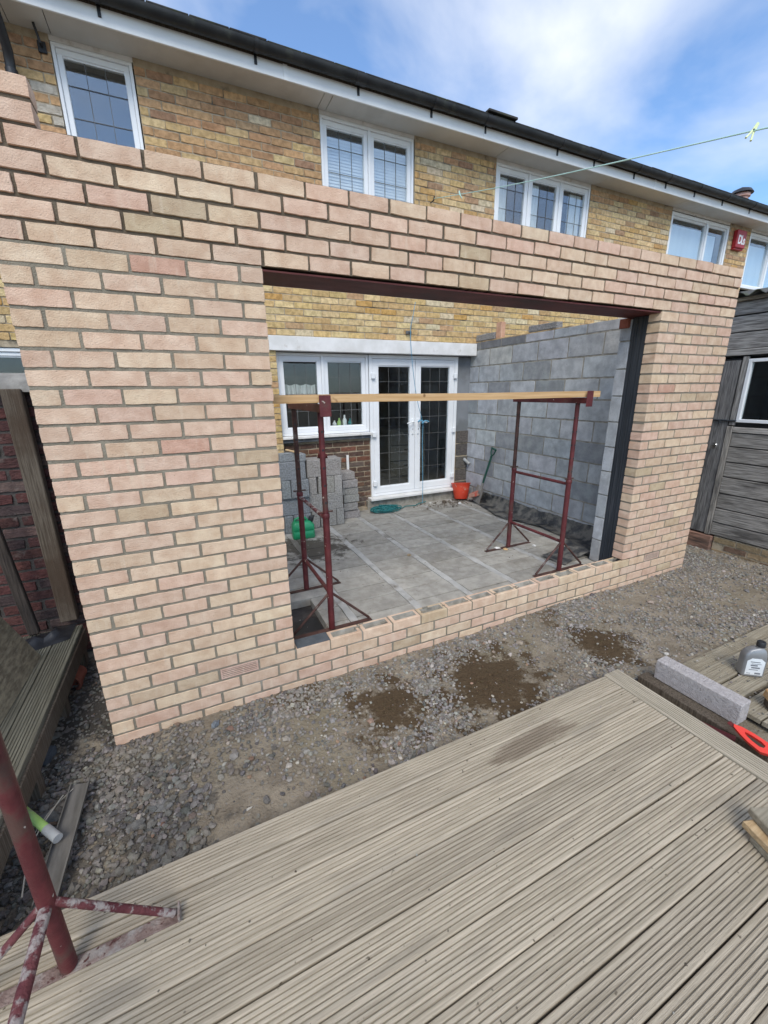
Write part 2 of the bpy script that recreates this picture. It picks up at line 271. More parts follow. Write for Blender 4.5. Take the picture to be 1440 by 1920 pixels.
def link(name, me, parent=None, loc=None, rot=None, color=None):
    o = bpy.data.objects.new(name, me); col.objects.link(o)
    if parent: o.parent = parent
    if loc: o.location = loc
    if rot: o.rotation_euler = rot
    if color: o.color = (*color, 1)
    return o
def tag(o, label=None, cat=None, group=None, kind=None):
    if label: o['label'] = label
    if cat: o['category'] = cat
    if group: o['group'] = group
    if kind: o['kind'] = kind
    return o
def empty(name, loc, label=None, cat=None, group=None, kind=None):
    o = bpy.data.objects.new(name, None); col.objects.link(o); o.location = loc; o.empty_display_size = .1
    return tag(o, label, cat, group, kind)
def bx(name, mat, parent, x0, x1, y0, y1, z0, z1, b=.003, color=None):
    # a piece whose origin sits at its own centre; parent may be moved or not
    c = Vector(((x0 + x1)/2, (y0 + y1)/2, (z0 + z1)/2)); m = MB().box(x0 - c.x, x1 - c.x, y0 - c.y, y1 - c.y, z0 - c.z, z1 - c.z, b)
    o = m.build(name, mat, parent); p = c - (wloc(parent) if parent else Vector((0, 0, 0))); o.location = p
    if color: o.color = (*color, 1)
    return o
def wloc(o):
    v = Vector((0, 0, 0))
    while o is not None: v += o.location; o = o.parent
    return v
def jt(c, a=.06):
    k = 1 + rnd.uniform(-a, a); h = 0 if min(c) == max(c) else .25
    return tuple(max(.003, v*k*(1 + rnd.uniform(-a*h, a*h))) for v in c)
def pick(pal):
    r = rnd.random()*sum(w for w, _ in pal)
    for w, c in pal:
        r -= w
        if r <= 0: return c
    return pal[-1][1]
def shot(p):
    d = Vector(p) - CAM; z = d.dot(fw)
    if z < .05: return None
    return (720 + 771.85*d.dot(rt)/z, 960 - 771.85*d.dot(up)/z, z)
def inview(p, m=20):
    q = shot(p); return q is not None and -m < q[0] < 1440 + m and -m < q[1] < 1920 + m

# ------------------------------------------------------------------ bricks and blocks
_rag = {}
def ragged(Ln, H, T, var, amp=.0016, inset=.0015, nx=8, nz=3):
    key = (round(Ln, 3), round(H, 3), round(T, 3), var, amp)
    if key in _rag: return _rag[key]
    r = random.Random(hash(key) & 0xffff); hx, hz = Ln/2, H/2; ring = []
    def e(): return r.uniform(0, amp)
    for i in range(nx): ring.append((-hx + Ln*i/nx, -hz + e(), i == 0))
    for i in range(nz): ring.append((hx - e(), -hz + H*i/nz, i == 0))
    for i in range(nx): ring.append((hx - Ln*i/nx, hz - e(), i == 0))
    for i in range(nz): ring.append((-hx + e(), hz - H*i/nz, i == 0))
    n = len(ring); c = amp*.7
    pts = []
    for x, z, cor in ring:
        if cor: x -= math.copysign(r.uniform(.4, 1)*c, x); z -= math.copysign(r.uniform(.4, 1)*c, z)
        pts.append((x, z))
    vs = [(x, .0028, z) for x, z in pts]
    vs += [(x - math.copysign(min(inset*r.uniform(.6, 1.3), abs(x)), x)*(1 if abs(x) > hx - .02 else .0), r.uniform(-.0006, .0006), z - math.copysign(inset*r.uniform(.6, 1.3), z)*(1 if abs(z) > hz - .02 else 0)) for x, z in pts]
    vs += [(x, T, z) for x, z in pts]
    fs = [(i, (i + 1) % n, n + (i + 1) % n, n + i) for i in range(n)] + [(i, (i + 1) % n, 2*n + (i + 1) % n, 2*n + i) for i in range(n)]
    fs += [tuple(range(n, 2*n)), tuple(range(2*n, 3*n))]
    _rag[key] = (vs, fs); return _rag[key]

_meshes = {}
def lay(name, parent, pieces, mo, mj, amp=.0016, nvar=5, limit=300, rotz=0., vis=None, jname=None, tilt=.0):
    """pieces: (centre of the front face, length, height, depth, colour). The largest in view become objects, the rest one mesh."""
    base = wloc(parent); cr, sr = math.cos(rotz), math.sin(rotz)
    sc = []
    for i, (c, Ln, H, T, co) in enumerate(pieces):
        q = shot(c); s = 0
        if inview(c) and (vis is None or vis(c)): s = Ln*H/(Vector(c) - CAM).length_squared
        sc.append(s)
    order = sorted(range(len(pieces)), key=lambda i: -sc[i])
    big = set(i for i in order[:limit] if sc[i] > 0); mb = MB(); nobj = 0
    for i, (c, Ln, H, T, co) in enumerate(pieces):
        var = rnd.randrange(nvar); vs, fs = ragged(Ln, H, T, var, amp)
        if i in big:
            key = (mo.name, round(Ln, 3), round(H, 3), round(T, 3), var, amp)
            if key not in _meshes: _meshes[key] = MB().add(vs, fs).mesh(name, mo)
            link(name, _meshes[key], parent, Vector(c) - base, (0, rnd.uniform(-tilt, tilt), rotz), co)
        else:
            mb.add([(c[0] - base.x + x*cr - y*sr, c[1] - base.y + x*sr + y*cr, c[2] - base.z + z) for x, y, z in vs], fs, co)
    if mb.v:
        o = mb.build(jname or name, mj, parent, tone=True); o['kind'] = 'stuff'
    return len(big)

BU, CO = .225, .078
PAL_NEW = [(4, (.65, .49, .36)), (7, (.655, .48, .37)), (1.8, (.63, .475, .345)), (3, (.65, .46, .355)), (.15, (.56, .355, .27)), (.35, (.53, .415, .29)), (4, (.68, .525, .385))]
PAL_STK = [(5, (.595, .42, .215)), (3, (.53, .365, .195)), (3, (.65, .49, .28)), (.8, (.53, .34, .15)), (1.2, (.46, .31, .19)), (.5, (.40, .255, .165)), (1, (.63, .53, .38))]
PAL_YEL = [(5, (.60, .43, .205)), (3, (.54, .375, .185)), (3, (.65, .50, .275)), (1.2, (.55, .335, .12)), (.8, (.48, .315, .18)), (.8, (.63, .53, .36))]
PAL_BRN = [(3, (.48, .295, .165)), (3, (.525, .335, .185)), (2, (.435, .26, .15)), (1.2, (.59, .44, .24)), (.8, (.375, .225, .145))]
PAL_RED = [(3, (.085, .040, .038)), (2, (.11, .046, .042)), (2, (.066, .046, .046)), (1, (.13, .09, .08))]  # garden wall bricks, tones lowered to stand in for the shade there
PAL_DRK = [(3, (.115, .073, .055)), (2, (.16, .095, .065)), (1.5, (.20, .09, .06)), (1.5, (.135, .105, .085))]

# ================================================================== SETTING: ground
xs = [-300, -90, -30, -12, -6, -3, -2, -1.4] + list(np.arange(-1.1, 6.0, .03)) + [6.2, 6.6, 7.2, 8, 10, 14, 25, 60, 120, 300]
ys = [-300, -90, -30, -12, -6, -4, -3, -2.4] + list(np.arange(-2.1, 1.0, .03)) + [1.05, 1.4, 2, 3, 6, 12, 30, 90, 300]
def gh(x, y):
    if -1.3 < x < 6.3 and -2.4 < y < 1.2:
        n = noise.noise((x*1.1, y*1.1, 3.1))*.022 + noise.noise((x*4, y*4, 1.7))*.012 + noise.noise((x*13, y*13, 5.2))*.006 + noise.noise((x*31, y*31, .2))*.0035
        h = .028 + n
        h += .022*math.exp(-((x - 3.7)**2/1.0 + (y - 0)**2/.10)) - .02*math.exp(-(x - .0)**2/.2)
        for cx, cy, rr in ((1.47, -.43, .17), (2.12, -.54, .28), (3.12, -.55, .17)): h += .012*math.exp(-((x - cx)**2 + (y - cy)**2)/rr**2)
        if y < -.92 and x < 2.85: h -= .03
        if x > 2.8 and y < -1.0: h = min(h, .03)
        return h
    return -.005
gv = [(x, y, gh(x, y)) for x in xs for y in ys]; ny = len(ys)
gf = [(i*ny + j, (i + 1)*ny + j, (i + 1)*ny + j + 1, i*ny + j + 1) for i in range(len(xs) - 1) for j in range(ny - 1)]
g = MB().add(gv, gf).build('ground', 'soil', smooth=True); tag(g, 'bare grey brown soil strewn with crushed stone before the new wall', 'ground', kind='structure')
g.data.polygons.foreach_set('use_smooth', [True]*len(g.data.polygons))

# crushed stone: too many to count, one object
def ico():
    t = (1 + 5**.5)/2
    v = np.array([(-1, t, 0), (1, t, 0), (-1, -t, 0), (1, -t, 0), (0, -1, t), (0, 1, t), (0, -1, -t), (0, 1, -t), (t, 0, -1), (t, 0, 1), (-t, 0, -1), (-t, 0, 1)], float)
    f = [(0, 11, 5), (0, 5, 1), (0, 1, 7), (0, 7, 10), (0, 10, 11), (1, 5, 9), (5, 11, 4), (11, 10, 2), (10, 7, 6), (7, 1, 8), (3, 9, 4), (3, 4, 2), (3, 2, 6), (3, 6, 8), (3, 8, 9), (4, 9, 5), (2, 4, 11), (6, 2, 10), (8, 6, 7), (9, 8, 1)]
    return v/np.linalg.norm(v[0]), f
IV, IF = ico()
nr = np.random.RandomState(5)
def stones(spec):
    V = []; F = []; T = []; o = 0
    for (x, y, z, s, colr) in spec:
        q = IV*(1 + nr.uniform(-.28, .28, (12, 1)))*np.array([1, nr.uniform(.6, 1), nr.uniform(.45, .8)])*s
        a = nr.uniform(0, 6.28); b = nr.uniform(-.5, .5)
        ca, sa, cb, sb = math.cos(a), math.sin(a), math.cos(b), math.sin(b)
        q = q @ np.array([[1, 0, 0], [0, cb, -sb], [0, sb, cb]]) @ np.array([[ca, -sa, 0], [sa, ca, 0], [0, 0, 1]])
        V.append(q + np.array([x, y, z])); F += [(i + o, j + o, k + o) for i, j, k in IF]; T += [colr]*20; o += 12
    m = MB(); m.v = [tuple(p) for p in np.vstack(V)]; m.f = F; m.t = T; return m
def sand(x, y):
    return max((1 - math.hypot(x - a, y - b)/r) for a, b, r in ((1.47, -.43, .22), (2.12, -.54, .34), (3.12, -.55, .21)))
GPAL = [(4, (.21, .196, .178)), (4, (.255, .238, .216)), (3, (.15, .142, .133)), (2.4, (.32, .298, .27)), (1.6, (.26, .217, .168)), (.2, (.46, .42, .36)), (.12, (.28, .18, .13))]
sp = []
tries = 0
while len(sp) < 30000 and tries < 220000:
    tries += 1
    x = nr.uniform(-1.1, 5.85); y = nr.uniform(-.93, -.003) if x < 2.84 else nr.uniform(-1.0, .35)
    if x > 3.05 and x < 4.3 and y < -.93: continue
    if x < 0 and nr.rand() < .5: y = nr.uniform(-.9, 1.0)
    if x > 0 and x < 5.06 and y > -.004: continue
    n1 = noise.noise((x*1.5, y*2.2, 9.3))*.5 + .5 + noise.noise((x*5, y*5, 2.3))*.25
    d = .12 + .88*max(0, min(1, (n1 - .36)/.25))
    if -.85 < y < -.25 and .4 < x < 1.3: d *= .25
    if x > 3.3 and -.75 < y < -.15: d *= .55
    if y > -.18 and x > .9: d = min(1, d + .25)
    if x < .45: d = min(1, d + .35)
    sd_ = sand(x, y)
    if sd_ > 0: d *= .04 if sd_ > .3 else .3
    if nr.rand() > d: continue
    s = .0038 + .0080*nr.rand()**2.2 + (.009*nr.rand()**3 if x < 1.0 else .006*nr.rand()**4)
    if x < .6 and y < -.3 and nr.rand() < .25: s += .003 + .009*nr.rand()**1.8
    if nr.rand() < .012: s += .007 + .008*nr.rand()
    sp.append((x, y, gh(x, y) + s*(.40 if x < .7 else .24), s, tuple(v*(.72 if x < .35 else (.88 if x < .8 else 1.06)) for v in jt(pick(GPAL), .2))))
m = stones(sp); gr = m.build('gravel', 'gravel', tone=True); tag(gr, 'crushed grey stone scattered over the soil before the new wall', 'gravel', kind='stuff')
# fine sand grains on the damp patches
sp = []
for _ in range(1900):
    a, b, r_ = ((1.47, -.43, .24), (2.12, -.54, .38), (3.12, -.55, .23))[nr.choice(3, p=[.27, .5, .23])]
    t = nr.uniform(0, 6.28); q = r_*abs(nr.normal())*.55; x, y = a + q*math.cos(t), b + q*math.sin(t)*.75
    s = .0025 + .006*nr.rand()**3; sp.append((x, y, gh(x, y) + s*.2, s, jt(SAND, .25)))
m = stones(sp); gs = m.build('sand', 'gravel', tone=True); gs.data.materials[0] = pm('damp_sand', (.8, .8, .8), (1.2, 1.2, 1.2), scale=60, rough=.95, bump=.4, tone='attr'); tag(gs, 'damp brown sand spilt in patches on the soil', 'sand', kind='stuff')

# ================================================================== EXTENSION FRONT WALL
fwall = empty('brick_wall', (2.53, 0, 0), 'new buff brick front wall of the extension with a wide window opening', 'wall')
NB = 22.5; OL, OR = 4.5, 18.0   # opening in brick units
pieces = []; sill = []
AIRB = {(33, 2.5), (33, 19.5)}
for n in range(-1, 37):
    zc = (36 - n)*CO + .0345; half_first = (n % 2 == 1)
    if n < 1:
        spans = [(0, 1.0)]
    else:
        edges = [0.0]; k = .5 if half_first else 1.0
        while k < NB - .01: edges.append(k); k += 1.0
        edges.append(NB); spans = list(zip(edges[:-1], edges[1:]))
    for a, b in spans:
        segs = [(a, b)]
        if 6 <= n <= 32:
            segs = []
            if a < OL - .01: segs.append((a, min(b, OL)))
            if b > OR + .01: segs.append((max(a, OR), b))
        for a2, b2 in segs:
            if b2 - a2 < .2: continue
            Ln = (b2 - a2)*BU - .0100; uc = a2*BU + Ln/2 + (.0 if a2 == 0 else .0)
            jz = rnd.uniform(-.0016, .0016); ju = rnd.uniform(-.002, .002) if 0 < a2 and b2 < NB else 0
            p = ((uc + ju, rnd.uniform(-.0015, .0025), zc + jz), round(Ln, 3), .0672, .1025, jt(pick(PAL_NEW), .06))
            if n == 33 and abs(a2 - 2.5) < .01 or n == 33 and abs(a2 - 19.5) < .01: sill.append(('air', p)); continue
            if n == 33 and OL - .3 < a2 < OR - .2: sill.append(('sill', p)); continue
            pieces.append(p)
lay('brick', fwall, pieces, M['newbrick'], M['newbrick_j'], amp=.0024, nvar=9, limit=285, tilt=.004)
fb = wloc(fwall)
# sill course: bricks laid frog up, their hollow tops open to view
def frog_brick(Ln, fill):
    m = MB(); h = .0668/2; T = .1025; x0, x1 = -Ln/2, Ln/2; i0, i1, j0, j1 = x0 + .022, x1 - .022, .021, T - .021; d = h - fill
    m.add([(x0, 0, -h), (x1, 0, -h), (x1, T, -h), (x0, T, -h), (x0, .001, h - .003), (x1, .001, h - .003), (x1, T, h - .003), (x0, T, h - .003), (x0 + .004, .004, h), (x1 - .004, .004, h), (x1 - .004, T - .004, h), (x0 + .004, T - .004, h),
           (i0, j0, h), (i1, j0, h), (i1, j1, h), (i0, j1, h), (i0 + .012, j0 + .008, d), (i1 - .012, j0 + .008, d), (i1 - .012, j1 - .008, d), (i0 + .012, j1 - .008, d)],
          [(0, 1, 5, 4), (1, 2, 6, 5), (2, 3, 7, 6), (3, 0, 4, 7), (3, 2, 1, 0), (4, 5, 9, 8), (5, 6, 10, 9), (6, 7, 11, 10), (7, 4, 8, 11),
           (8, 9, 13, 12), (9, 10, 14, 13), (10, 11, 15, 14), (11, 8, 12, 15), (12, 13, 17, 16), (13, 14, 18, 17), (14, 15, 19, 18), (15, 12, 16, 19), (16, 17, 18, 19)])
    return m
frogs = {}
for kind, (c, Ln, H, T, co) in sill:
    if kind == 'sill':
        f = rnd.choice((.028, .033, .018)); key = (Ln, f)
        if key not in frogs:
            fm = frog_brick(Ln, f).mesh('brick', M['newbrick']); fm.materials.append(M['mortar_grey']); frogs[key] = fm
            for q in range(13, 18): fm.polygons[q].material_index = 1
        link('brick', frogs[key], fwall, Vector(c) - fb, None, tuple(v*1.04 for v in co))
    else:
        m = MB(); hx, hz = Ln/2 - .002, .0325
        m.box(-hx, hx, .012, T, -hz, hz)
        a = m.build('air_brick', 'newbrick', fwall); a.location = Vector(c) - fb; a.color = (.60, .40, .32, 1)
        m = MB(); m.box(-hx, hx, 0, .013, -hz, -hz + .007); m.box(-hx, hx, 0, .013, hz - .007, hz); m.box(-hx, -hx + .009, 0, .013, -hz + .007, hz - .007); m.box(hx - .009, hx, 0, .013, -hz + .007, hz - .007)
        for k in range(4):
            zz = -hz + .0125 + k*.0117; m.box(-hx + .009, hx - .009, .001, .013, zz, zz + .005)
        s = m.build('slat_face', 'newbrick', a); s.color = (.62, .44, .37, 1)
# mortar joints: recessed body behind the brick faces
def mort(name, mat, rects, y0, y1, parent):
    m = MB()
    for x0, x1, z0, z1 in rects: m.box(x0 - fb.x, x1 - fb.x, y0, y1, z0, z1)
    return m.build(name, mat, parent)
e = .004
OLx, ORx = OL*BU - .0115, OR*BU
mort('mortar', 'mortar_new', [(e, OLx - e, 4*CO, 31*CO - .001), (ORx + e, NB*BU - .0115 - e, 4*CO, 31*CO - .001), (e, NB*BU - .0115 - e, .0, 3*CO - .002), (e, OLx - .002, 3*CO - .0015, 4*CO - .001), (ORx + .12, NB*BU - .0115 - e, 3*CO - .0015, 4*CO - .001)] + [(BU*(4.5 + k) - .0125, BU*(4.5 + k) + .001, 3*CO - .001, 4*CO - .0145) for k in range(0, 15)], .0042, .1, fwall)
mort('mortar', 'mortar_wet', [(e, NB*BU - .0115 - e, 31*CO + .0015, 36*CO - .009), (e, .215 - e, 36*CO - .008, 38*CO - .009)], .0085, .1, fwall)
# smears of mortar across the top of the sill course
m = MB()
for k in range(26):
    u = rnd.uniform(OLx + .3, ORx - .02); yy_ = rnd.uniform(.006, .09); s = rnd.uniform(.008, .03)
    m.box(u - fb.x, u - fb.x + s*1.6, yy_, yy_ + s*.5, 4*CO - .0095 + rnd.uniform(0, .001), 4*CO - .005 + rnd.uniform(0, .003), .002)
m.build('mortar_smear', 'mortar_new', fwall)['kind'] = 'stuff'
# slate coloured damp course piece beside the opening
bx('damp_course', 'slate', fwall, OLx + .016, OLx + .232, .003, .101, .3025, .307, .0015)
# steel lintel: bottom flange, back web, front lip
m = MB(); zl = 31*CO - .0105
m.box(OLx - .15 - fb.x, ORx + .15 - fb.x, .0125, .285, zl - .0075, zl + .0005)
m.box(OLx - .15 - fb.x, ORx + .15 - fb.x, .125, .137, zl + .0005, zl + .22)
m.box(OLx - .15 - fb.x, ORx + .15 - fb.x, .275, .285, zl + .0006, zl + .10)
m.build('steel_lintel', 'lintel', fwall)
# cavity closer in the window reveals
for sx, xw in ((1, ORx), (-1, OLx)):
    m = MB(); x0, x1 = (xw + .006, xw + .05) if sx > 0 else (xw - .05, xw - .006)
    m.box(x0 - fb.x, x1 - fb.x, .104, .236, .20, zl - .012)
    for q in (.128, .150, .19, .212):
        xa, xb = (xw + .0015, xw + .0075) if sx > 0 else (xw - .0075, xw - .0015)
        m.box(xa - fb.x, xb - fb.x, q, q + .008, .20, zl - .014)
    m.build('cavity_closer', 'closer', fwall)
# inner leaf of grey blocks behind piers (both reveals) and over the lintel
PALB = [(4, (.46, .485, .505)), (3, (.43, .45, .47)), (2, (.51, .53, .55)), (1, (.31, .325, .34)), (.8, (.46, .46, .45))]
bl = []
for k in range(10):
    z = .20 + .1075 + k*.225
    H = .215
    if z + H/2 > zl - .02: H = max(.06, zl - .02 - (z - .1075)); z = .20 + k*.225 + H/2
    for xw, sgn in ((ORx, 1), (OLx, -1)):
        c = (xw + sgn*.002, .29, z); bl.append((c, .10, round(H, 3), .215 if k % 2 else .39, jt(pick(PALB), .05), sgn))
for c, Ln, H, T, co, sgn in bl:
    vs, fs = ragged(Ln, H, T, rnd.randrange(3), .0025)
    rz = R(-90) if sgn > 0 else R(90)
    key = ('inner', H, T, sgn, rnd.randrange(3))
    if key not in _meshes: _meshes[key] = MB().add(vs, fs).mesh('concrete_block', M['block'])
    link('concrete_block', _meshes[key], fwall, Vector(c) - fb, (0, 0, rz), co)
# rear skin of the two piers (seen only obliquely)
mort('inner_leaf', 'mortar_grey', [(.0, OLx - .012, .15, zl - .02), (ORx + .012, 4.9, .15, zl - .02)], .244, .335, fwall)
mort('inner_leaf', 'mortar_grey', [(.02, 5.0, zl + .012, 36*CO - .08)], .145, .27, fwall)
# red clay wedge packed under the lintel at the far reveal
bx('packing_tile', 'terracotta', fwall, ORx - .03, ORx + .055, .255, .335, zl - .085, zl - .012, .004)

# ================================================================== SIDE BLOCK WALL
SX = 4.56
swall = empty('block_wall', (SX, 1.6, .0), 'grey concrete block side wall of the extension, right of the patio door', 'wall')
pc = []; zt0 = .15
for k in range(11):
    z0 = zt0 + k*.225; H = .2125
    if k == 10: H = .095
    off = 0 if k % 2 else .225
    y = 3.135 - (off if off else .45)
    yy0 = 3.13
    edges = [yy0]; q = yy0 - (.45 if k % 2 else .225)
    while q > .34: edges.append(q); q -= .45
    edges.append(.335)
    for a, b in zip(edges[:-1], edges[1:]):
        Ln = a - b - .013
        if Ln < .04: continue
        col_ = jt(pick(PALB), .06)
        if k == 10 and a > 2.2: col_ = (.21, .215, .225)
        pc.append(((SX + rnd.uniform(-.001, .002), (a + b)/2, z0 + H/2), round(Ln, 3), H, .10, col_))
lay('concrete_block', swall, pc, M['block'], M['block_j'], amp=.005, nvar=4, rotz=R(-90), tilt=.002)
MB().box(.005, .095, .34 - 1.6, 3.129 - 1.6, .10, zt0 + 10*.225 + .092).build('mortar', 'mortar_grey', swall)
# bed of yellow mortar along the top
MB().box(.004, .09, 1.3 - 1.6, 3.0 - 1.6, zt0 + 10*.225 + .0925, zt0 + 10*.225 + .108, .003).build('mortar_bed', 'offcut', swall)
ZT = zt0 + 10*.225 + .108
def block(name, mat, c, L, Wd, H, rz, label, cat='block', group=None, color=(1, 1, 1), b=.006, seed=0, amp=.003):
    # free lying block with rough bevelled edges; c is the base centre
    m = MB().box(-L/2, L/2, -Wd/2, Wd/2, 0, H, b); r = random.Random(seed)
    m.v = [(x + r.uniform(-amp, amp), y + r.uniform(-amp, amp), z + (r.uniform(-amp, amp) if z > .02 else 0)) for x, y, z in m.v]
    o = m.build(name, mat, None); o.location = c; o.rotation_euler = (0, 0, rz); o.color = (*color, 1)
    return tag(o, label, cat, group)
block('concrete_block', 'aggblock', (SX + .05, 2.82, ZT + .002), .44, .10, .085, R(90), 'grey block lying on top of the side wall against the yellow house', color=(.9, .9, .92), seed=1)
block('concrete_block', 'aggblock', (SX + .05, 1.75, ZT + .002), .44, .10, .07, R(90), 'grey block lying on top of the side wall just under the lintel', color=(.9, .9, .92), seed=2)
block('brick', 'newbrick', (SX + .05, 2.54, ZT + .002), .10, .075, .20, R(90), 'buff pink brick standing on end on top of the side wall', cat='brick', color=(.60, .36, .25), seed=3, b=.003, amp=.001)

# ================================================================== BEAM AND BLOCK FLOOR
FZ = .19
floor = empty('floor', (2.8, 1.6, 0)); tag(floor, 'beam and block concrete floor inside the new extension', 'floor', kind='structure')
MB().box(.25 - 2.8, 4.56 - 2.8, .108 - 1.6, 3.09 - 1.6, .02, .115).build('screed_bed', 'mortar_darkened', floor)
BX = [.46, .99, 1.525, 2.055, 2.55, 3.04, 3.63, 4.17]
for i, x in enumerate(BX):
    w = .031
    m = MB(); pts = []; n = 28; r = random.Random(i)
    # uneven slurry edges along each beam
    yl = [.112 + (3.05 - .112)*k/n for k in range(n + 1)]
    vs = []
    for y in yl: vs += [(-w + r.uniform(-.005, .006), y - 1.6, FZ - .002 + r.uniform(-.0008, .0015)), (w + r.uniform(-.006, .005), y - 1.6, FZ - .002 + r.uniform(-.0008, .0015)), (w, y - 1.6, FZ - .06), (-w, y - 1.6, FZ - .06)]
    fs = [(4*k + a, 4*k + (a + 1) % 4, 4*k + 4 + (a + 1) % 4, 4*k + 4 + a) for k in range(n) for a in range(4)] + [(0, 1, 2, 3), (4*n, 4*n + 3, 4*n + 2, 4*n + 1)]
    o = m.add(vs, fs).build('floor_beam', 'beam', floor); o.location = (x - 2.8, 0, 0)
fbm = {}
for i in range(len(BX) + 1):
    a = BX[i - 1] + .034 if i else .26; b = BX[i] - .034 if i < len(BX) else 4.54
    y = .112 + rnd.choice((0, .06, .12))
    if i in (2, 3): y = .112 + .04
    while y < 3.04:
        L2 = min(.2165, 3.06 - y)
        if i == 2 and y < .60:                            # a block left out beside the pier: open hole
            o = MB().box(-.085, .085, -L2/2 + .0038, L2/2 - .0038, -.07, 0, .0022).build('floor_block', 'floorblock', floor); o.location = (1.403 - 2.8, y + L2/2 - 1.6, FZ); y += .2215; continue
        m = MB().box(-(b - a)/2, (b - a)/2, -L2/2 + .0038, L2/2 - .0038, -.07, 0, .0022)
        o = m.build('floor_block', 'floorblock', floor); o.location = ((a + b)/2 - 2.8, y + L2/2 - 1.6, FZ + rnd.uniform(-.004, .002)); o.rotation_euler = (rnd.uniform(-.008, .008), rnd.uniform(-.004, .004), rnd.uniform(-.006, .006)); o.color = (*jt((1, 1, 1), .17), 1)
        y += .2215
# dark lining of the open hole beside the pier
h = MB().box(1.026, 1.31, .115, .62, .1165, .1205).build('membrane_patch', 'blackplastic'); tag(h, 'black membrane in the floor hole beside the front trestle', 'membrane')

sp = [(nr.uniform(1.0, 4.4), nr.uniform(.2, 2.95), FZ + .001, .0015 + .006*nr.rand()**4, jt(pick([(3, (.30, .285, .26)), (2, (.20, .18, .15)), (1, (.48, .46, .43))]), .2)) for _ in range(1500)]
m = stones(sp); o = m.build('grit', 'gravel', tone=True); tag(o, 'fine grit and mortar crumbs strewn over the floor blocks', 'grit', kind='stuff')

# ================================================================== HOUSE
D = 3.0; E_ = 3.1; HC = .0745
house = empty('terraced_house', (4.0, 3.3, 0), 'yellow brick terraced house with white windows behind the new wall', 'house')
hb = wloc(house)
def hbx(name, mat, x0, x1, y0, y1, z0, z1, b=.003, parent=None): return bx(name, mat, parent or house, x0, x1, y0, y1, z0, z1, b)
# openings in the brick skin: x0,x1,z0,z1
OPEN = [(-.045, .575, 3.30, 4.79), (2.325, 3.515, 3.30, 4.79), (4.76, 6.56, 3.30, 4.79), (8.55, 10.31, 3.30, 4.79), (11.03, 12.75, 3.30, 4.79), (1.655, 4.66, .05, 2.475), (-2.3, -.62, 1.2, 2.28)]
ZTOP = 4.79; zb0 = .10
wallm = MB()
def cells(lo, hi, cuts):
    v = sorted(set([lo, hi] + [c for c in cuts if lo < c < hi])); return list(zip(v[:-1], v[1:]))
HX0, HX1 = -2.6, 14.6
for x0, x1 in cells(HX0, HX1, [c for o in OPEN for c in o[:2]]):
    for z0, z1 in cells(zb0, ZTOP, [c for o in OPEN for c in o[2:]]):
        xc, zc = (x0 + x1)/2, (z0 + z1)/2
        if any(o[0] < xc < o[1] and o[2] < zc < o[3] for o in OPEN): continue
        wallm.box(x0 - hb.x, x1 - hb.x, D + .006 - hb.y, D + .22 - hb.y, z0, z1)
hwall = wallm.build('wall', 'mortar_old', house)
pcs = []
nrow = int((ZTOP - .10)/HC)
for k in range(nrow):
    z = zb0 + k*HC + HC/2
    off = (k % 2)*.1125 + rnd.uniform(-.008, .008)
    x = HX0 + off - .225
    while x < HX1:
        a, b = x + .0045, x + .225 - .0045
        segs = [(a, b)]
        for o in OPEN:
            if o[2] < z + .02 and z - .02 < o[3]:
                ns = []
                for s0, s1 in segs:
                    if s1 <= o[0] or s0 >= o[1]: ns.append((s0, s1)); continue
                    if s0 < o[0]: ns.append((s0, o[0] - .002))
                    if s1 > o[1]: ns.append((o[1] + .002, s1))
                segs = ns
        for s0, s1 in segs:
            if s1 - s0 < .03: continue
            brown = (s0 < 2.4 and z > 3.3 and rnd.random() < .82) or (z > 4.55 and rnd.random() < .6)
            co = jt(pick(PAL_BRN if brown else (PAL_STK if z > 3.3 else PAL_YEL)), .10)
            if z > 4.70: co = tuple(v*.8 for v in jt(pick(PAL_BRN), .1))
            if -.32 < s0 < -.05 and 3.7 < z < 4.6 and rnd.random() < .45: co = (.52, .48, .42)
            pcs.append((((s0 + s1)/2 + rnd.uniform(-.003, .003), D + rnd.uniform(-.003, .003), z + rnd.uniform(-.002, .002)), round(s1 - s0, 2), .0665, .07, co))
        x += .225
def seen_house(c):
    d = Vector(c) - CAM; t = -CAM.y/d.y; u = CAM.x + d.x*t; z = CAM.z + d.z*t
    if u < -.02 or u > 5.07: return True
    if z > 2.81: return True
    return 1.0 < u < 4.05 and .31 < z < 2.40
lay('brick', hwall, pcs, M['stock'], M['stock_j'], amp=.0035, nvar=4, limit=300, vis=seen_house, tilt=.006)

# brown brick panel below the kitchen window, rough block right of the door
pan = MB().box(1.655 - hb.x, 2.885 - hb.x, E_ + .008 - hb.y, E_ + .2 - hb.y, .10, 1.225); pan.box(4.33 - hb.x, 4.655 - hb.x, E_ + .012 - hb.y, E_ + .2 - hb.y, .10, 1.22)
pan.box(1.655 - hb.x, 4.655 - hb.x, E_ - .05 - hb.y, E_ + .2 - hb.y, .02, FZ + .035)
panel = pan.build('plinth', 'mortar_old', house)
pcs = []
for k in range(14):
    z = .24 + k*.0735 + .03
    if z > 1.19: break
    x = 1.66 - (k % 2)*.1125
    while x < 2.88:
        a, b = max(x + .005, 1.66), min(x + .22, 2.88)
        if b - a > .03: pcs.append((((a + b)/2, E_ + rnd.uniform(-.003, .003), z), round(b - a, 2), .061, .06, jt(pick(PAL_DRK), .12)))
        x += .225
for k in range(5):
    z = .25 + k*.2 + .09
    pcs.append(((4.49 + rnd.uniform(-.004, .004), E_ + rnd.uniform(-.006, .006), z), .30, .185, .06, jt((.115, .108, .10), .12)))
lay('brick', panel, pcs, M['redbrick'], M['redbrick_j'], amp=.004, nvar=4)
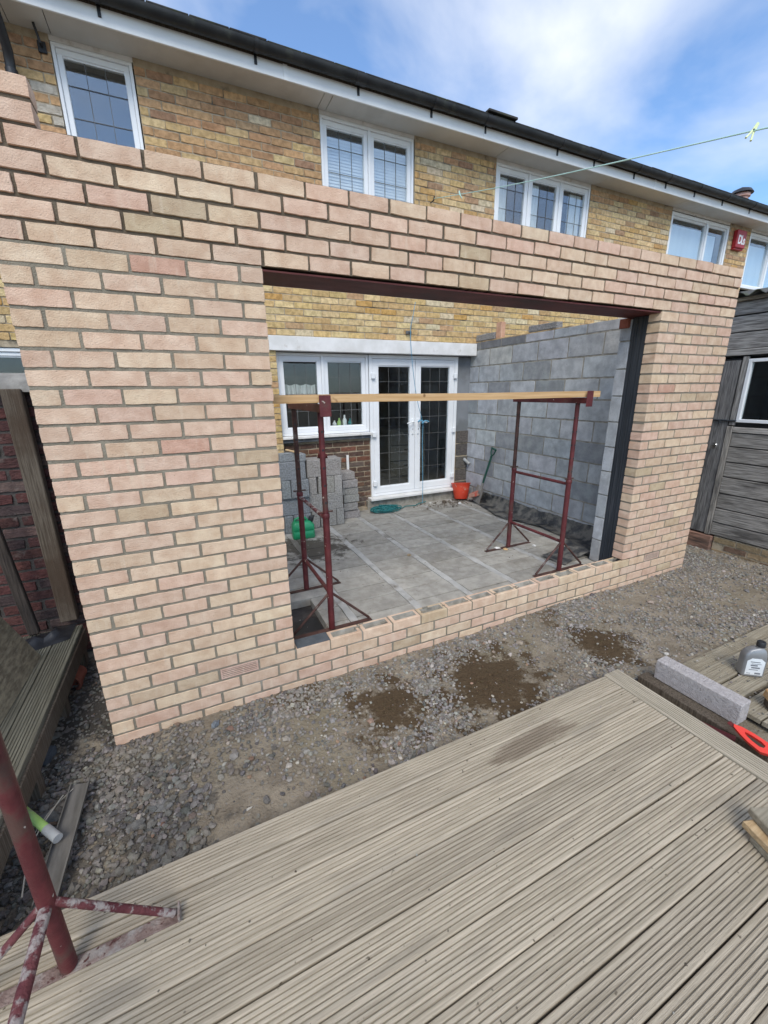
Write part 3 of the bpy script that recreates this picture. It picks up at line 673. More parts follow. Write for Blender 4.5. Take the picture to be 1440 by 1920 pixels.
hbx('insulation_panel', 'board', 4.325, 4.66, E_ + .015, E_ + .06, 1.225, 2.305, .002)
hbx('door_lintel', 'upvc_dirty', 1.57, 4.553, D - .035, D + .09, 2.315, 2.478, .004)
MB().tube([(4.50 - hb.x, 3.13 - hb.y, .80), (4.535 - hb.x, 3.0 - hb.y, .72)], .024, 14).build('waste_pipe', 'greypipe', house, smooth=True)
# interior: a dim room behind the doors and boxes behind the upper windows
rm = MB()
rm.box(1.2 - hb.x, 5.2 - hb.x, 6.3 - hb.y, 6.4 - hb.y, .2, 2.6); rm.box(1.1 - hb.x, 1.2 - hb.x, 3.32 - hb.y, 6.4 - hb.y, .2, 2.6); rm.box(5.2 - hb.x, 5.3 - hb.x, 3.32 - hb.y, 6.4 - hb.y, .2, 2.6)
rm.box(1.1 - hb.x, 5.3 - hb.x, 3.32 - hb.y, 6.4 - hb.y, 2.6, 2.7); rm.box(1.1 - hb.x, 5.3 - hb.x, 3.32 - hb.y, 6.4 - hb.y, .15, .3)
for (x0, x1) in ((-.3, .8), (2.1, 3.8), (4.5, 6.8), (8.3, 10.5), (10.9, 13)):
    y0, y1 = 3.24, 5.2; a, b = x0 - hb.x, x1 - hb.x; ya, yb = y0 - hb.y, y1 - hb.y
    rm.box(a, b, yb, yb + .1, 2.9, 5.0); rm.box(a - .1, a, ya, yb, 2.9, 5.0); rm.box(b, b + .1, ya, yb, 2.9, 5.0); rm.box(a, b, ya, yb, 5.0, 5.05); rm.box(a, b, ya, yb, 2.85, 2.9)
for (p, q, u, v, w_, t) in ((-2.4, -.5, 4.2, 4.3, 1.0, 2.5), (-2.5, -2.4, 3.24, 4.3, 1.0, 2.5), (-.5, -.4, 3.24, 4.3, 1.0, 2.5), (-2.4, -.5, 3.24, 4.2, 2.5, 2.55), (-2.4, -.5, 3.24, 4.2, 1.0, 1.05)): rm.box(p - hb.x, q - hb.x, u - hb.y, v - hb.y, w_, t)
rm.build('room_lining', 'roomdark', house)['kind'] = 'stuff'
cab = hbx('cabinet', 'roomwood', 3.75, 4.5, 4.3, 4.9, .3, 1.2)
for k in range(3):
    d_ = hbx('drawer', 'roomwood', 3.78, 4.47, 4.27, 4.3, .36 + k*.28, .62 + k*.28, .004, parent=cab)
    hbx('drawer', 'chrome', 4.05, 4.25, 4.25, 4.262, .55 + k*.28, .562 + k*.28, .002, parent=cab)
hbx('cabinet', 'roomwood', 2.7, 3.5, 5.2, 5.8, .3, 1.15)
# net curtain and bottles at the kitchen window
m = MB(); n = 40; vs = []
for i in range(n + 1):
    x = 1.74 + .44*i/n; y = 3.22 + .02*math.sin(i*1.9) + .01*math.sin(i*.7); vs += [(x - hb.x, y - hb.y, 1.93 + .008*math.sin(i*.5)), (x - hb.x, y + .004 - hb.y, 1.74 + .012*math.sin(i*1.1))]
m.add(vs, [(2*i, 2*i + 2, 2*i + 3, 2*i + 1) for i in range(n)]).build('net_curtain', 'net', house, smooth=True)
for x, hgt, mt in ((2.50, .13, 'greenpipe'), (2.58, .17, 'white'), (2.66, .12, 'rope'), (2.43, .10, 'white')):
    o = MB().lathe((0, 0, 0), [(.001, 0), (.03, 0), (.03, hgt*.6), (.012, hgt*.8), (.012, hgt), (.001, hgt)], 12).build('window_sill_bottle', mt, house, smooth=True); o.location = (x - hb.x, 3.27 - hb.y, 1.36)

def pane_unit(par, x0, x1, z0, z1, y, fr, nx, nz, leadm='lead', gl='glass', extra=.0, lw=.0026):
    """sash frame, pane and leaded lines between x0..x1, z0..z1"""
    m = MB(); c = lambda x: x - hb.x
    q = fr
    m.box(c(x0), c(x1), y - hb.y, y + .05 - hb.y, z0, z0 + q, .004); m.box(c(x0), c(x1), y - hb.y, y + .05 - hb.y, z1 - q, z1, .004)
    m.box(c(x0), c(x0 + q), y + .0006 - hb.y, y + .0494 - hb.y, z0 + q - .004, z1 - q + .004, .004); m.box(c(x1 - q), c(x1), y + .0006 - hb.y, y + .0494 - hb.y, z0 + q - .004, z1 - q + .004, .004)
    # glazing bead
    for (a, b, e, f) in ((x0 + q, x1 - q, z0 + q, z0 + q + .012), (x0 + q, x1 - q, z1 - q - .012, z1 - q)): m.box(c(a), c(b), y + .012 - hb.y, y + .04 - hb.y, e, f)
    s = m.build('sash', 'upvc', par); s.location = -(wloc(par) - hb)
    g = MB().box(c(x0 + q), c(x1 - q), y + .024 - hb.y, y + .027 - hb.y, z0 + q, z1 - q).build('pane', gl, par); g.location = -(wloc(par) - hb)
    l = MB()
    for i in range(1, nx):
        x = x0 + q + (x1 - x0 - 2*q)*i/nx; l.box(c(x) - lw, c(x) + lw, y + .0195 - hb.y, y + .0235 - hb.y, z0 + q, z1 - q)
    k = 0
    if nz:
        zz = z0 + q + nz
        while zz < z1 - q - .05: l.box(c(x0 + q), c(x1 - q), y + .0185 - hb.y, y + .0232 - hb.y, zz - lw, zz + lw); zz += nz
    if l.v:
        lo = l.build('lead_strip', leadm, par); lo.location = -(wloc(par) - hb)
def window(x0, x1, z0, z1, y, nlights, fr, sf, nx, nz, name='window', lbl=None, splits=None, gl='glass', leadm='lead'):
    w = MB(); c = lambda x: x - hb.x
    w.box(c(x0), c(x1), y - .012 - hb.y, y + .07 - hb.y, z0, z0 + fr, .004); w.box(c(x0), c(x1), y - .012 - hb.y, y + .07 - hb.y, z1 - fr, z1, .004)
    ed = splits or [x0 + (x1 - x0)*i/nlights for i in range(nlights + 1)]
    for i, x in enumerate(ed):
        a, b = (x0, x0 + fr) if i == 0 else ((x1 - fr, x1) if i == len(ed) - 1 else (x - fr/2, x + fr/2))
        w.box(c(a), c(b), y - .0115 - hb.y, y + .0695 - hb.y, z0 + fr - .004, z1 - fr + .004, .004)
    W = w.build(name, 'upvc', house)
    if lbl: W['label'] = lbl
    for i in range(len(ed) - 1):
        a = ed[i] + (fr if i == 0 else fr/2) + .001; b = ed[i + 1] - (fr if i == len(ed) - 2 else fr/2) - .001
        pane_unit(W, a, b, z0 + fr + .001, z1 - fr - .001, y + (.004 if sf else .012), sf or .016, nx[i] if isinstance(nx, (list, tuple)) else nx, nz, leadm=leadm, gl=gl)
    return W
yw = D + .02
window(-.04, .565, 3.45, 4.735, yw, 1, .028, .045, 3, .235, lbl='small white window with leaded lights under the eaves')
w2 = window(2.33, 3.505, 3.45, 4.735, yw, 2, .03, .05, 3, .235)
window(4.765, 6.555, 3.45, 4.735, yw, 3, .03, .055, 3, .235)
w4 = window(8.555, 10.305, 3.45, 4.72, yw, 2, .05, .0, 1, 0, splits=[8.555, 9.63, 10.305])
window(11.035, 12.7, 3.75, 4.72, yw, 2, .05, .0, 1, 0)
window(-2.29, -.625, 1.25, 2.275, D + .03, 2, .035, .035, 1, 0, gl='glass_low')
# sub frames hiding the head gap
for a, b in ((-.045, .575), (2.325, 3.515), (4.76, 6.56), (8.55, 10.31), (11.03, 12.75)): hbx('head_trim', 'upvc_dirty', a, b, D + .012, D + .1, 4.738, 4.789, .002)
# slatted blind in the two light window, drawn blinds farther along
m = MB()
for k in range(34):
    z = 3.62 + k*.031
    if z < 4.58: m.add([(2.40 - hb.x, D + .075 - hb.y, z), (3.44 - hb.x, D + .075 - hb.y, z), (3.44 - hb.x, D + .086 - hb.y, z + .036), (2.40 - hb.x, D + .086 - hb.y, z + .036)], [(0, 1, 2, 3)])
m.build('blind', 'blind', house)
hbx('blind', 'drawnblind', 8.62, 9.58, D + .075, D + .08, 3.5, 4.56, 0); hbx('blind', 'drawnblind', 9.68, 10.02, D + .075, D + .08, 3.5, 4.53, 0); hbx('blind', 'drawnblind', 11.1, 12.6, D + .075, D + .08, 3.8, 4.53, 0)
for x0, x1 in ((4.86, 5.02), (6.2, 6.45), (5.45, 5.6)): hbx('curtain', 'net', x0, x1, D + .08, D + .10, 3.5, 4.62, 0)
# kitchen window
kw = window(1.66, 2.875, 1.30, 2.305, E_, 2, .035, .055, 3, .21, splits=[1.66, 2.245, 2.875], gl='glass_low', leadm='leadpale', lbl='white kitchen window with leaded lights beside the patio doors')
hbx('window_sill', 'upvc_dirty', 1.63, 2.88, E_ - .085, E_ + .02, 1.262, 1.296, .005)
hbx('window_sill', 'slate', 1.64, 2.875, E_ - .055, E_ + .02, 1.215, 1.26, .004)
# patio doors
pd = MB(); c = lambda x: x - hb.x; y = E_
pd.box(c(2.885), c(4.315), y - .02 - hb.y, y + .07 - hb.y, 2.26, 2.305, .004); pd.box(c(2.885), c(2.935), y - .0195 - hb.y, y + .0695 - hb.y, .40, 2.264, .004); pd.box(c(4.265), c(4.315), y - .0195 - hb.y, y + .0695 - hb.y, .40, 2.264, .004); pd.box(c(2.885), c(4.315), y - .02 - hb.y, y + .07 - hb.y, .365, .402, .004)
pdo = pd.build('patio_door', 'upvc', house); pdo['label'] = 'white double patio doors with leaded glass'
pane_unit(pdo, 2.938, 3.597, .405, 2.257, y - .012, .088, 3, .245, leadm='leadpale', gl='glass_low', lw=.0018)
pane_unit(pdo, 3.603, 4.262, .405, 2.257, y - .012, .088, 3, .245, leadm='leadpale', gl='glass_low', lw=.0018)
hbx('door_sill', 'upvc_dirty', 2.83, 4.37, y - .13, y + .02, .325, .362, .006)
hbx('door_step', 'mortar_grey', 2.80, 4.42, y - .07, y + .02, .185, .324, .006)
for x in (2.935, 4.265):
    for z in (.52, 1.22, 2.0): hbx('hinge', 'upvc', x - .028, x + .028, y - .052, y - .021, z, z + .075, .006, parent=pdo)
for x, s in ((3.555, -1), (3.645, 1)):
    hbx('handle_plate', 'upvc', x - .015, x + .015, y - .026, y - .0125, 1.23, 1.45, .004, parent=pdo)
    m = MB().tube([(0, 0, 0), (0, -.045, 0), (s*.02, -.05, 0), (s*.12, -.05, -.02)], .009, 10).build('door_handle', 'upvc', pdo, smooth=True); m.location = Vector((x, y - .026, 1.41)) - wloc(pdo)
    hbx('keyhole', 'blackplastic', x - .004, x + .004, y - .0285, y - .026, 1.29, 1.312, .001, parent=pdo)
# white batten leaning by the plinth
hbx('trim_batten', 'upvc_dirty', 2.515, 2.548, E_ - .03, E_ - .008, .56, 1.0, .002)

# eaves: soffit boards, fascia, gutter, roof
FY = 2.71
jx = [-2.6, -.30, -.02, 2.31, 2.40, 4.73, 6.62, 8.50, 10.36, 11.0, 12.6, 14.6]
for a, b in zip(jx[:-1], jx[1:]): hbx('soffit_board', 'soffit', a + .003, b - .003, FY + .004, D + .03, 4.775, 4.79, .0015)
fx = [-2.6, 1.9, 4.31, 7.55, 10.2, 12.5, 14.6]
for a, b in zip(fx[:-1], fx[1:]): hbx('fascia_board', 'fascia', a + .002, b - .002, FY - .018, FY, 4.755, 4.875, .003)
for x in fx[1:-1]: hbx('fascia_cover', 'fascia', x - .022, x + .022, FY - .0235, FY - .0185, 4.753, 4.877, .001)
hbx('eaves_board', 'postwood', -2.6, 14.6, FY - .012, FY, 4.8755, 4.905, 0)
def gutter(x0, x1, y, z, r):
    n = 12; prof = [(y + r*math.cos(math.pi + math.pi*i/n), z + r*math.sin(math.pi + math.pi*i/n)) for i in range(n + 1)]
    prof += [(y + (r - .005)*math.cos(2*math.pi - math.pi*i/n), z + (r - .005)*math.sin(2*math.pi - math.pi*i/n)) for i in range(n + 1)]
    return MB().extrude([(p[0] - hb.y, p[1]) for p in prof], x0 - hb.x, x1 - hb.x, 'yz')
GY, GZ, GR = FY - .085, 4.925, .060
gut = gutter(-2.6, 14.6, GY, GZ, GR).build('gutter', 'oldgutter', house, smooth=True)
for x in (-.9, .38, 1.62, 2.66, 3.55, 4.31, 5.5, 6.2, 7.05, 7.8, 8.55, 9.35, 10.2, 11.0, 12.0, 13.2):
    wd = .055 if x in (4.31, 2.66, 7.8, 10.2) else .016
    o = gutter(x - wd, x + wd, GY, GZ, GR + .006).build('gutter_bracket', 'blackplastic', gut, smooth=True)
    hb2 = MB().box(x - .013 - hb.x, x + .013 - hb.x, FY - .0285 - hb.y, FY - .0185 - hb.y, GZ - .12, GZ - .03, .002).build('gutter_bracket', 'blackplastic', gut)
# roof: stepped tile courses, the first ones as separate tiles along the eaves
rf = MB(); pitch = R(24)
for k in range(14):
    s0 = k*.33; z0 = 4.955 + s0*math.sin(pitch); y0 = FY - .07 + s0*math.cos(pitch); y1 = y0 + .36*math.cos(pitch); z1 = z0 + .36*math.sin(pitch)
    rf.add([(-2.6 - hb.x, y0 - hb.y, z0), (14.6 - hb.x, y0 - hb.y, z0), (14.6 - hb.x, y1 - hb.y, z1), (-2.6 - hb.x, y1 - hb.y, z1), (-2.6 - hb.x, y0 - hb.y, z0 - .022), (14.6 - hb.x, y0 - hb.y, z0 - .022), (14.6 - hb.x, y1 - hb.y, z1 - .022), (-2.6 - hb.x, y1 - hb.y, z1 - .022)],
           [(0, 1, 2, 3), (0, 4, 5, 1), (4, 7, 6, 5), (1, 5, 6, 2), (0, 3, 7, 4)])
roof = rf.build('roof', 'tile', house)
tm = MB().box(-.162, .162, 0, .38, -.009, .009, .004).mesh('roof_tile', M['tile'])
for i in range(52):
    x = -2.4 + i*.33
    link('roof_tile', tm, roof, Vector((x, FY - .095, 4.962 + rnd.uniform(-.002, .004))) - hb, (pitch, 0, rnd.uniform(-.01, .01)))
hbx('roof_tile', 'tile', 4.28, 4.72, FY - .12, FY + .2, 4.985, 5.01, .004, parent=roof)
# chimney pot showing over the eaves far along the terrace
pot = MB().lathe((0, 0, 0), [(.16, -.5), (.16, .15), (.20, .17), (.20, .23), (.14, .25), (.14, .30)], 16).build('chimney_pot', 'pinkpot', roof, smooth=True); pot.location = Vector((14.2, 5.0, 6.30)) - hb
cw = MB().lathe((0, 0, 0), [(.001, .52), (.20, .44), (.26, .36), (.25, .35), (.001, .42)], 16).build('chimney_pot', 'blackplastic', roof, smooth=True); cw.location = Vector((14.2, 5.0, 6.19)) - hb
# downpipe at the left
dp = MB(); X0 = -.34
dp.tube([(X0 + .02 - hb.x, GY - hb.y, GZ - .05), (X0 + .02 - hb.x, GY - hb.y, GZ - .14), (X0 + .015 - hb.x, GY + .06 - hb.y, GZ - .24), (X0 + .01 - hb.x, D - .10 - hb.y, GZ - .38), (X0 - hb.x, D - .06 - hb.y, GZ - .48), (X0 - hb.x, D - .055 - hb.y, .1)], .036, 16)
dpo = dp.build('downpipe', 'blackplastic', house, smooth=True)
for z in (4.40, 3.0, 1.6):
    MB().lathe((X0 - hb.x, D - .055 - hb.y, z), [(.037, -.03), (.044, -.028), (.044, .028), (.037, .03)], 16).build('pipe_collar', 'blackplastic', dpo, smooth=True).location = Vector((0, 0, 0)) - dpo.location
    MB().box(X0 - .06 - hb.x, X0 + .075 - hb.x, D - .04 - hb.y, D - .012 - hb.y, z - .018, z + .018, .003).build('pipe_bracket', 'blackplastic', dpo)
MB().tube([(-.10 - hb.x, D - .01 - hb.y, 4.66), (-.10 - hb.x, D - .07 - hb.y, 4.66), (-.12 - hb.x, D - .09 - hb.y, 4.77)], .010, 8).build('old_bracket', 'blackplastic', house, smooth=True)
hbx('old_bracket', 'blackplastic', -.13, -.07, D - .022, D - .006, 4.62, 4.70, .003)
# washing line hook and the bracket over the doors
MB().tube([(3.75 - hb.x, D - hb.y, 4.12), (3.75 - hb.x, D - .07 - hb.y, 4.12), (3.75 - hb.x, D - .085 - hb.y, 4.16)], .008, 8).build('line_hook', 'blackplastic', house, smooth=True)
m = MB().box(3.39 - hb.x, 3.47 - hb.x, D - .03 - hb.y, D - .002 - hb.y, 2.565, 2.605, .004); m.tube([(3.43 - hb.x, D - .03 - hb.y, 2.585), (3.43 - hb.x, D - .06 - hb.y, 2.59)], .012, 8); m.build('line_bracket', 'lead', house)

# alarm box
ab = empty('alarm_box', (10.585, D, 4.52), 'red alarm box with white letters on the brick pier between the far windows', 'alarm box')
m = MB().box(-.15, .15, -.085, -.002, -.15, .15, .012); m.build('casing', 'alarmred', ab)
m = MB().box(-.152, .152, -.06, -.002, -.175, -.151, .006); m.build('base_rim', 'alarmred', ab)
fc = bpy.data.curves.new('lettering', 'FONT'); fc.body = 'DLs'; fc.size = .19; fc.align_x = 'CENTER'; fc.align_y = 'CENTER'; fc.extrude = .001; fc.offset = .006; fc.space_character = .82
ft = bpy.data.objects.new('lettering', fc); col.objects.link(ft); bpy.context.view_layer.update()
lm = bpy.data.meshes.new_from_object(ft.evaluated_get(bpy.context.evaluated_depsgraph_get())); bpy.data.objects.remove(ft); lm.materials.clear(); lm.materials.append(M['white'])
fo = bpy.data.objects.new('lettering', lm); col.objects.link(fo); fo.parent = ab; fo.rotation_euler = (R(90), 0, 0); fo.location = (0, -.0862, -.02); fo.scale = (.85, 1.05, 1)

# ================================================================== TRESTLES
def trestle(loc, label, dirty=False, rz=0., top=1.575, sp=.69):
    """builder's trestle: origin at the foot of its front post, second post at +y"""
    t = empty('builders_trestle', loc, label, 'trestle', 'red steel trestles'); t.rotation_euler = (0, 0, rz)
    for y in (0, sp):
        oh = 1.12 if dirty else .86
        p = MB().tube([(0, y, .012), (0, y, oh)], .0225, 16); p.lathe((0, y, oh - .02), [(.0225, 0), (.026, .005), (.026, .03), (.0225, .035)], 16); o = p.build('outer_post', 'steel', t, smooth=True)
        q = MB().tube([(0, y, oh), (0, y, top - .02)], .0185, 14); i = q.build('inner_post', 'steel' if y == 0 else 'steel_rust', t, smooth=True)
        h = MB()
        for k in range(6):
            z = oh + .09 + k*(.115 if not dirty else .055)
            for s in (-1, 1): h.lathe((0, y + s*.0182, z), [(.0001, .0008), (.0075, .0008), (.0085, 0)], 10, (0, s, 0)); h.lathe((s*.0182, y, z), [(.0001, .0008), (.0075, .0008), (.0085, 0)], 10, (s, 0, 0))
        h.build('pin_hole', 'blackplastic', i)['kind'] = 'stuff'
        MB().tube([(-.05, y, oh + .025), (.05, y, oh + .025)], .006, 8).build('locking_pin', 'steel_rust', t, smooth=True)
        mt = 'steel_dirty' if dirty else 'steel_rust'
        fp = MB().box(-.31, .31, y - .02, y + .02, .001, .007, .001).build('foot_plate', 'steel_caked' if dirty else mt, t)
        for s in (-1, 1):
            MB().tube([(s*.015, y, .285), (s*.29, y, .022)], .0115 if dirty else .0095, 10).build('foot_brace', mt, t, smooth=True)
        if dirty:
            MB().box(.302, .309, y - .028, y + .024, .0075, .036, .002).build('foot_stop', 'steel_caked', t); MB().box(-.309, -.302, y - .028, y + .024, .0075, .036, .002).build('foot_stop', 'steel_caked', t)
    for z in (.29, .835):
        MB().tube([(0, .02, z), (0, sp - .02, z)], .0165 if dirty else .014, 12).build('cross_bar', 'steel_dirty' if (dirty or z > .5 and loc[0] < 2) else 'steel', t, smooth=True)
    m = MB().box(-.028, .028, -.105, sp + .06, top - .045, top - .039, .001); m.box(-.028, -.0225, -.105, sp + .06, top - .0385, top, .001); m.box(.0225, .028, -.105, sp + .06, top - .0385, top, .001)
    m.build('top_channel', 'steel', t)
    m = MB().box(-.036, .036, -.113, -.107, top - .07, top + .055, .002); m.build('end_stop', 'steel', t)
    return t
trestle((1.335, .29, FZ), 'red steel trestle inside the opening beside the stacked blocks')
trestle((3.575, .285, FZ), 'red steel trestle inside the opening in front of the grey block wall')
trestle((.03, -1.775, .152), 'red steel trestle splashed with mortar standing on the decking', dirty=True)
# timber across the two trestles
m = MB(); n = 14; vs = []
for i in range(n + 1):
    x = .92 + (3.72 - .92)*i/n; z = 1.768 + .0006*(n - i) + .002*math.sin(i*.6)
    vs += [(x, .196, z), (x, .29, z), (x, .29, z + .047), (x, .196, z + .047)]
fs = [(4*i + a, 4*i + (a + 1) % 4, 4*i + 4 + (a + 1) % 4, 4*i + 4 + a) for i in range(n) for a in range(4)] + [(0, 1, 2, 3), (4*n + 3, 4*n + 2, 4*n + 1, 4*n)]
o = m.add(vs, fs).build('timber_plank', 'newwood'); tag(o, 'long pale softwood timber lying across the two trestles', 'plank')

# ================================================================== STACKED BLOCKS
G = 'concrete blocks stacked under the kitchen window'
BG, DG = (1.0, .99, .97), (.80, .88, .97)
def blk(c, L, Wd, H, rz, lbl, colr, sd, mat='aggblock'): return block('concrete_block', mat, (c[0], c[1], c[2]), L, Wd, H, rz, lbl, 'block', G, jt(colr, .07), seed=sd)
sd = 10
z = FZ + .002
# middle stack: brownish aggregate blocks
for x in (1.79, 1.90, 2.01, 2.12, 2.225): blk((x, 2.80, z), .44, .10, .213, R(90), {1.79: 'aggregate block on edge at the floor, behind the green can', 1.90: 'aggregate block on edge in the bottom row, second from the green can', 2.01: 'aggregate block on edge in the middle of the bottom row', 2.12: 'aggregate block on edge in the bottom row, next to its end block', 2.225: 'aggregate block on edge ending the bottom row by the small stack'}[x], BG, sd); sd += 1
blk((2.045, 2.63, z + .215), .44, .10, .213, 0, 'brown grey aggregate block laid lengthwise in the second row', BG, sd); sd += 1
blk((2.045, 2.75, z + .215), .44, .10, .213, 0, 'aggregate block laid lengthwise behind another in the second row', BG, sd); sd += 1
for x, l in ((1.885, 'dark speckled block end in the third row, beside blue grey blocks'), (2.005, 'speckled block end second in the third row'), (2.11, 'speckled block end third in the third row, behind the front post'), (2.215, 'pale speckled block end closing the third row')): blk((x, 2.80, z + .43), .44, .098, .213, R(90), l, BG if x < 2.2 else (1.15, 1.14, 1.12), sd); sd += 1
blk((2.045, 2.64, z + .645), .44, .10, .215, 0, 'large aggregate block laid lengthwise on top of the middle stack', BG, sd); sd += 1
blk((2.045, 2.76, z + .645), .44, .10, .215, 0, 'aggregate block behind the topmost one of the middle stack', BG, sd); sd += 1
# left stack: blue grey blocks
for k, zz in enumerate((0, .215, .43, .645)):
    for j, x in enumerate((1.44, 1.55, 1.66, 1.77) if k in (0, 2) else (1.58,)):
        if k in (0, 2):
            blk((x, 2.74, z + zz), .44, .102, .213, R(90), ('blue grey block on edge in the left floor row' if k == 0 else 'blue grey block on edge in the left third row') + (', %s from the pier' % ('first', 'second', 'third', 'fourth')[j]), DG, sd, 'aggblock'); sd += 1
        else:
            blk((x + (.02 if k == 1 else .0), 2.60, z + zz), .44, .10, .213, 0, 'blue grey block laid lengthwise in the %s row of the left stack' % ('second' if k == 1 else 'fourth'), DG, sd); sd += 1
            blk((x, 2.74, z + zz), .44, .10, .213, 0, 'blue grey block hidden behind in the %s row of the left stack' % ('second' if k == 1 else 'fourth'), DG, sd); sd += 1
blk((1.62, 2.66, z + .86), .215, .10, .10, R(8), 'short blue grey block piece on top of the left stack', DG, sd); blk((1.755, 2.66, z + .86), .215, .10, .085, R(96), 'narrow blue grey block piece end on atop the left stack', DG, sd + 1); sd += 2
# right stack of small rough pieces
for k, (x, dz, w) in enumerate(((2.46, 0, .215), (2.44, .112, .20), (2.45, .222, .215), (2.45, .325, .22), (2.44, .425, .21), (2.40, .53, .22))):
    blk((x, 2.87 + rnd.uniform(-.015, .02), z + dz), w, .21, .10, R(rnd.uniform(-5, 5)), 'rough block piece in the small stack by the door, %s from the floor' % ('lowest', 'second', 'third', 'fourth', 'fifth', 'topmost')[k], (1.05, 1.03, 1.02), sd); sd += 1
# rag and stick on the stack
m = MB().lathe((0, 0, 0), [(.001, 0), (.045, .004), (.055, .03), (.035, .055), (.001, .06)], 12)
m.v = [(x*1.5 + .02*math.sin(7*y*40), y, z_ + .012*math.sin(x*90)) for x, y, z_ in m.v]
o = m.build('work_glove', 'redbucket', smooth=True); o.location = (2.04, 2.64, z + .862); o.rotation_euler = (0, .3, .5); o.data.materials[0] = M['darkred']; tag(o, 'dark red work glove lying on top of the stacked blocks', 'glove')
o = bx('wood_scrap', 'offcut', None, -.10, .10, -.02, .02, 0, .012, .002); o.location = (1.68, 2.64, z + .975); o.rotation_euler = (0, R(8), R(-55)); tag(o, 'pale wood scrap lying on the topmost blue grey blocks', 'wood scrap')

# ================================================================== FUEL CAN
can = empty('fuel_can', (1.665, 2.33, FZ + .001), 'green plastic fuel can with black cap before the stacked blocks', 'fuel can'); can.rotation_euler = (0, 0, R(-6))
n = 28
def rrect(w, d, r, k):
    pts = []
    for cx, cy, a0 in ((w - r, d - r, 0), (-w + r, d - r, 90), (-w + r, -d + r, 180), (w - r, -d + r, 270)):
        for i in range(k): a = R(a0 + 90*i/(k - 1)); pts.append((cx + r*math.cos(a), cy + r*math.sin(a)))
    return pts
def loft(secs, k=6):
    m = MB(); rings = [[(x + ox, y + oy, z) for x, y in rrect(w, d, r, k)] for w, d, r, z, ox, oy in secs]; n = len(rings[0]); vs = [p for q in rings for p in q]
    fs = [(i*n + j, i*n + (j + 1) % n, (i + 1)*n + (j + 1) % n, (i + 1)*n + j) for i in range(len(rings) - 1) for j in range(n)] + [tuple(range(n))[::-1], tuple((len(rings) - 1)*n + j for j in range(n))]
    return m.add(vs, fs)
loft([(.12, .075, .03, 0, 0, 0), (.128, .082, .03, .01, 0, 0), (.128, .082, .03, .085, 0, 0), (.124, .079, .03, .09, 0, 0), (.124, .079, .03, .10, 0, 0), (.128, .082, .03, .105, 0, 0), (.126, .08, .03, .155, 0, 0), (.10, .06, .03, .195, -.01, 0), (.085, .035, .02, .205, -.012, 0)]).build('body', 'greencan', can, smooth=True)
MB().tube([(-.095, 0, .185), (-.085, 0, .225), (-.05, 0, .238), (.03, 0, .235), (.055, 0, .205)], .015, 12).build('handle', 'greencan', can, smooth=True)
MB().lathe((.088, 0, .17), [(.001, .075), (.03, .075), (.032, .07), (.032, .03), (.026, .025), (.026, 0)], 16, (.25, 0, 1)).build('cap', 'blackplastic', can, smooth=True)
MB().tube([(.11, 0, .235), (.14, 0, .25)], .012, 10).build('spout', 'blackplastic', can, smooth=True)

# ================================================================== BUCKET, SHOVEL, ROPE
bk = empty('bucket', (4.33, 2.90, FZ + .01), 'orange red bucket tilted in the corner by the patio door', 'bucket'); bk.rotation_euler = (R(-10), R(9), .3)
MB().lathe((0, 0, 0), [(.001, .004), (.098, .004), (.10, 0), (.102, .006), (.142, .235), (.152, .236), (.152, .25), (.140, .25), (.098, .012), (.001, .010)], 32).build('shell', 'redbucket', bk, smooth=True)
MB().tube([(.15*math.cos(a), .15*math.sin(a)*.45 - .10*math.sin(a), .235 - .10*math.sin(a)) for a in [math.pi*i/14 for i in range(15)]], .003, 6).build('wire_handle', 'wire', bk, smooth=True)
b2 = empty('split_bucket', (4.44, 2.66, FZ + .07), 'mud caked bucket shard lying beside the orange bucket', 'bucket shard'); b2.rotation_euler = (R(70), R(20), R(30))
m = MB(); n = 14; vs = []
for i in range(n + 1):
    a = math.pi*1.0*i/n
    for r_, h_ in ((.085, -.09), (.115, .10 - .03*abs(math.sin(3*a)))): vs.append((r_*math.cos(a), r_*math.sin(a), h_))
    for r_, h_ in ((.080, -.09), (.110, .10 - .03*abs(math.sin(3*a)))): vs.append((r_*math.cos(a), r_*math.sin(a), h_))
fs = []
for i in range(n):
    k = 4*i; fs += [(k, k + 4, k + 5, k + 1), (k + 2, k + 3, k + 7, k + 6), (k + 1, k + 5, k + 7, k + 3), (k, k + 2, k + 6, k + 4)]
m.add(vs, fs).build('shell', 'redbucket', b2, smooth=True)
b2.children[0].data.materials[0] = pm('muddy_bucket', (.30, .15, .11), (.40, .24, .19), scale=9, rough=.8, bump=.3, stain=(.42, .05, .03), sscale=8, slo=.5, shi=.62)
sh = empty('shovel', (4.40, 2.60, FZ + .005), 'shovel with green shaft leaning on the grey block wall', 'shovel')
p0 = Vector((0, 0, 0)); top_ = Vector((4.525, 2.43, 1.02)) - Vector(sh.location); ax = top_.normalized()
d1 = Vector((-.45, -.9, 0)).normalized()
MB().tube([ax*.27, ax*.42, top_ - ax*.10], .0155, 12).build('shaft', 'greenpaint', sh, smooth=True)
sd_ = ax.cross(Vector((1, .4, 0))).normalized(); sd_ = (sd_ - ax*sd_.dot(ax)).normalized(); sw = Vector((.15, .98, 0)); sw = (sw - ax*sw.dot(ax)).normalized()
MB().tube([top_ - ax*.11, top_ - ax*.06 + sw*.045, top_ + sw*.055], .010, 8).tube([top_ - ax*.11, top_ - ax*.06 - sw*.045, top_ - sw*.055], .010, 8).tube([top_ + sw*.06, top_ - sw*.06], .0135, 10).build('d_handle', 'greenpaint', sh, smooth=True)
nb = ax.cross(sw).normalized(); vs = []; nrow_ = 7
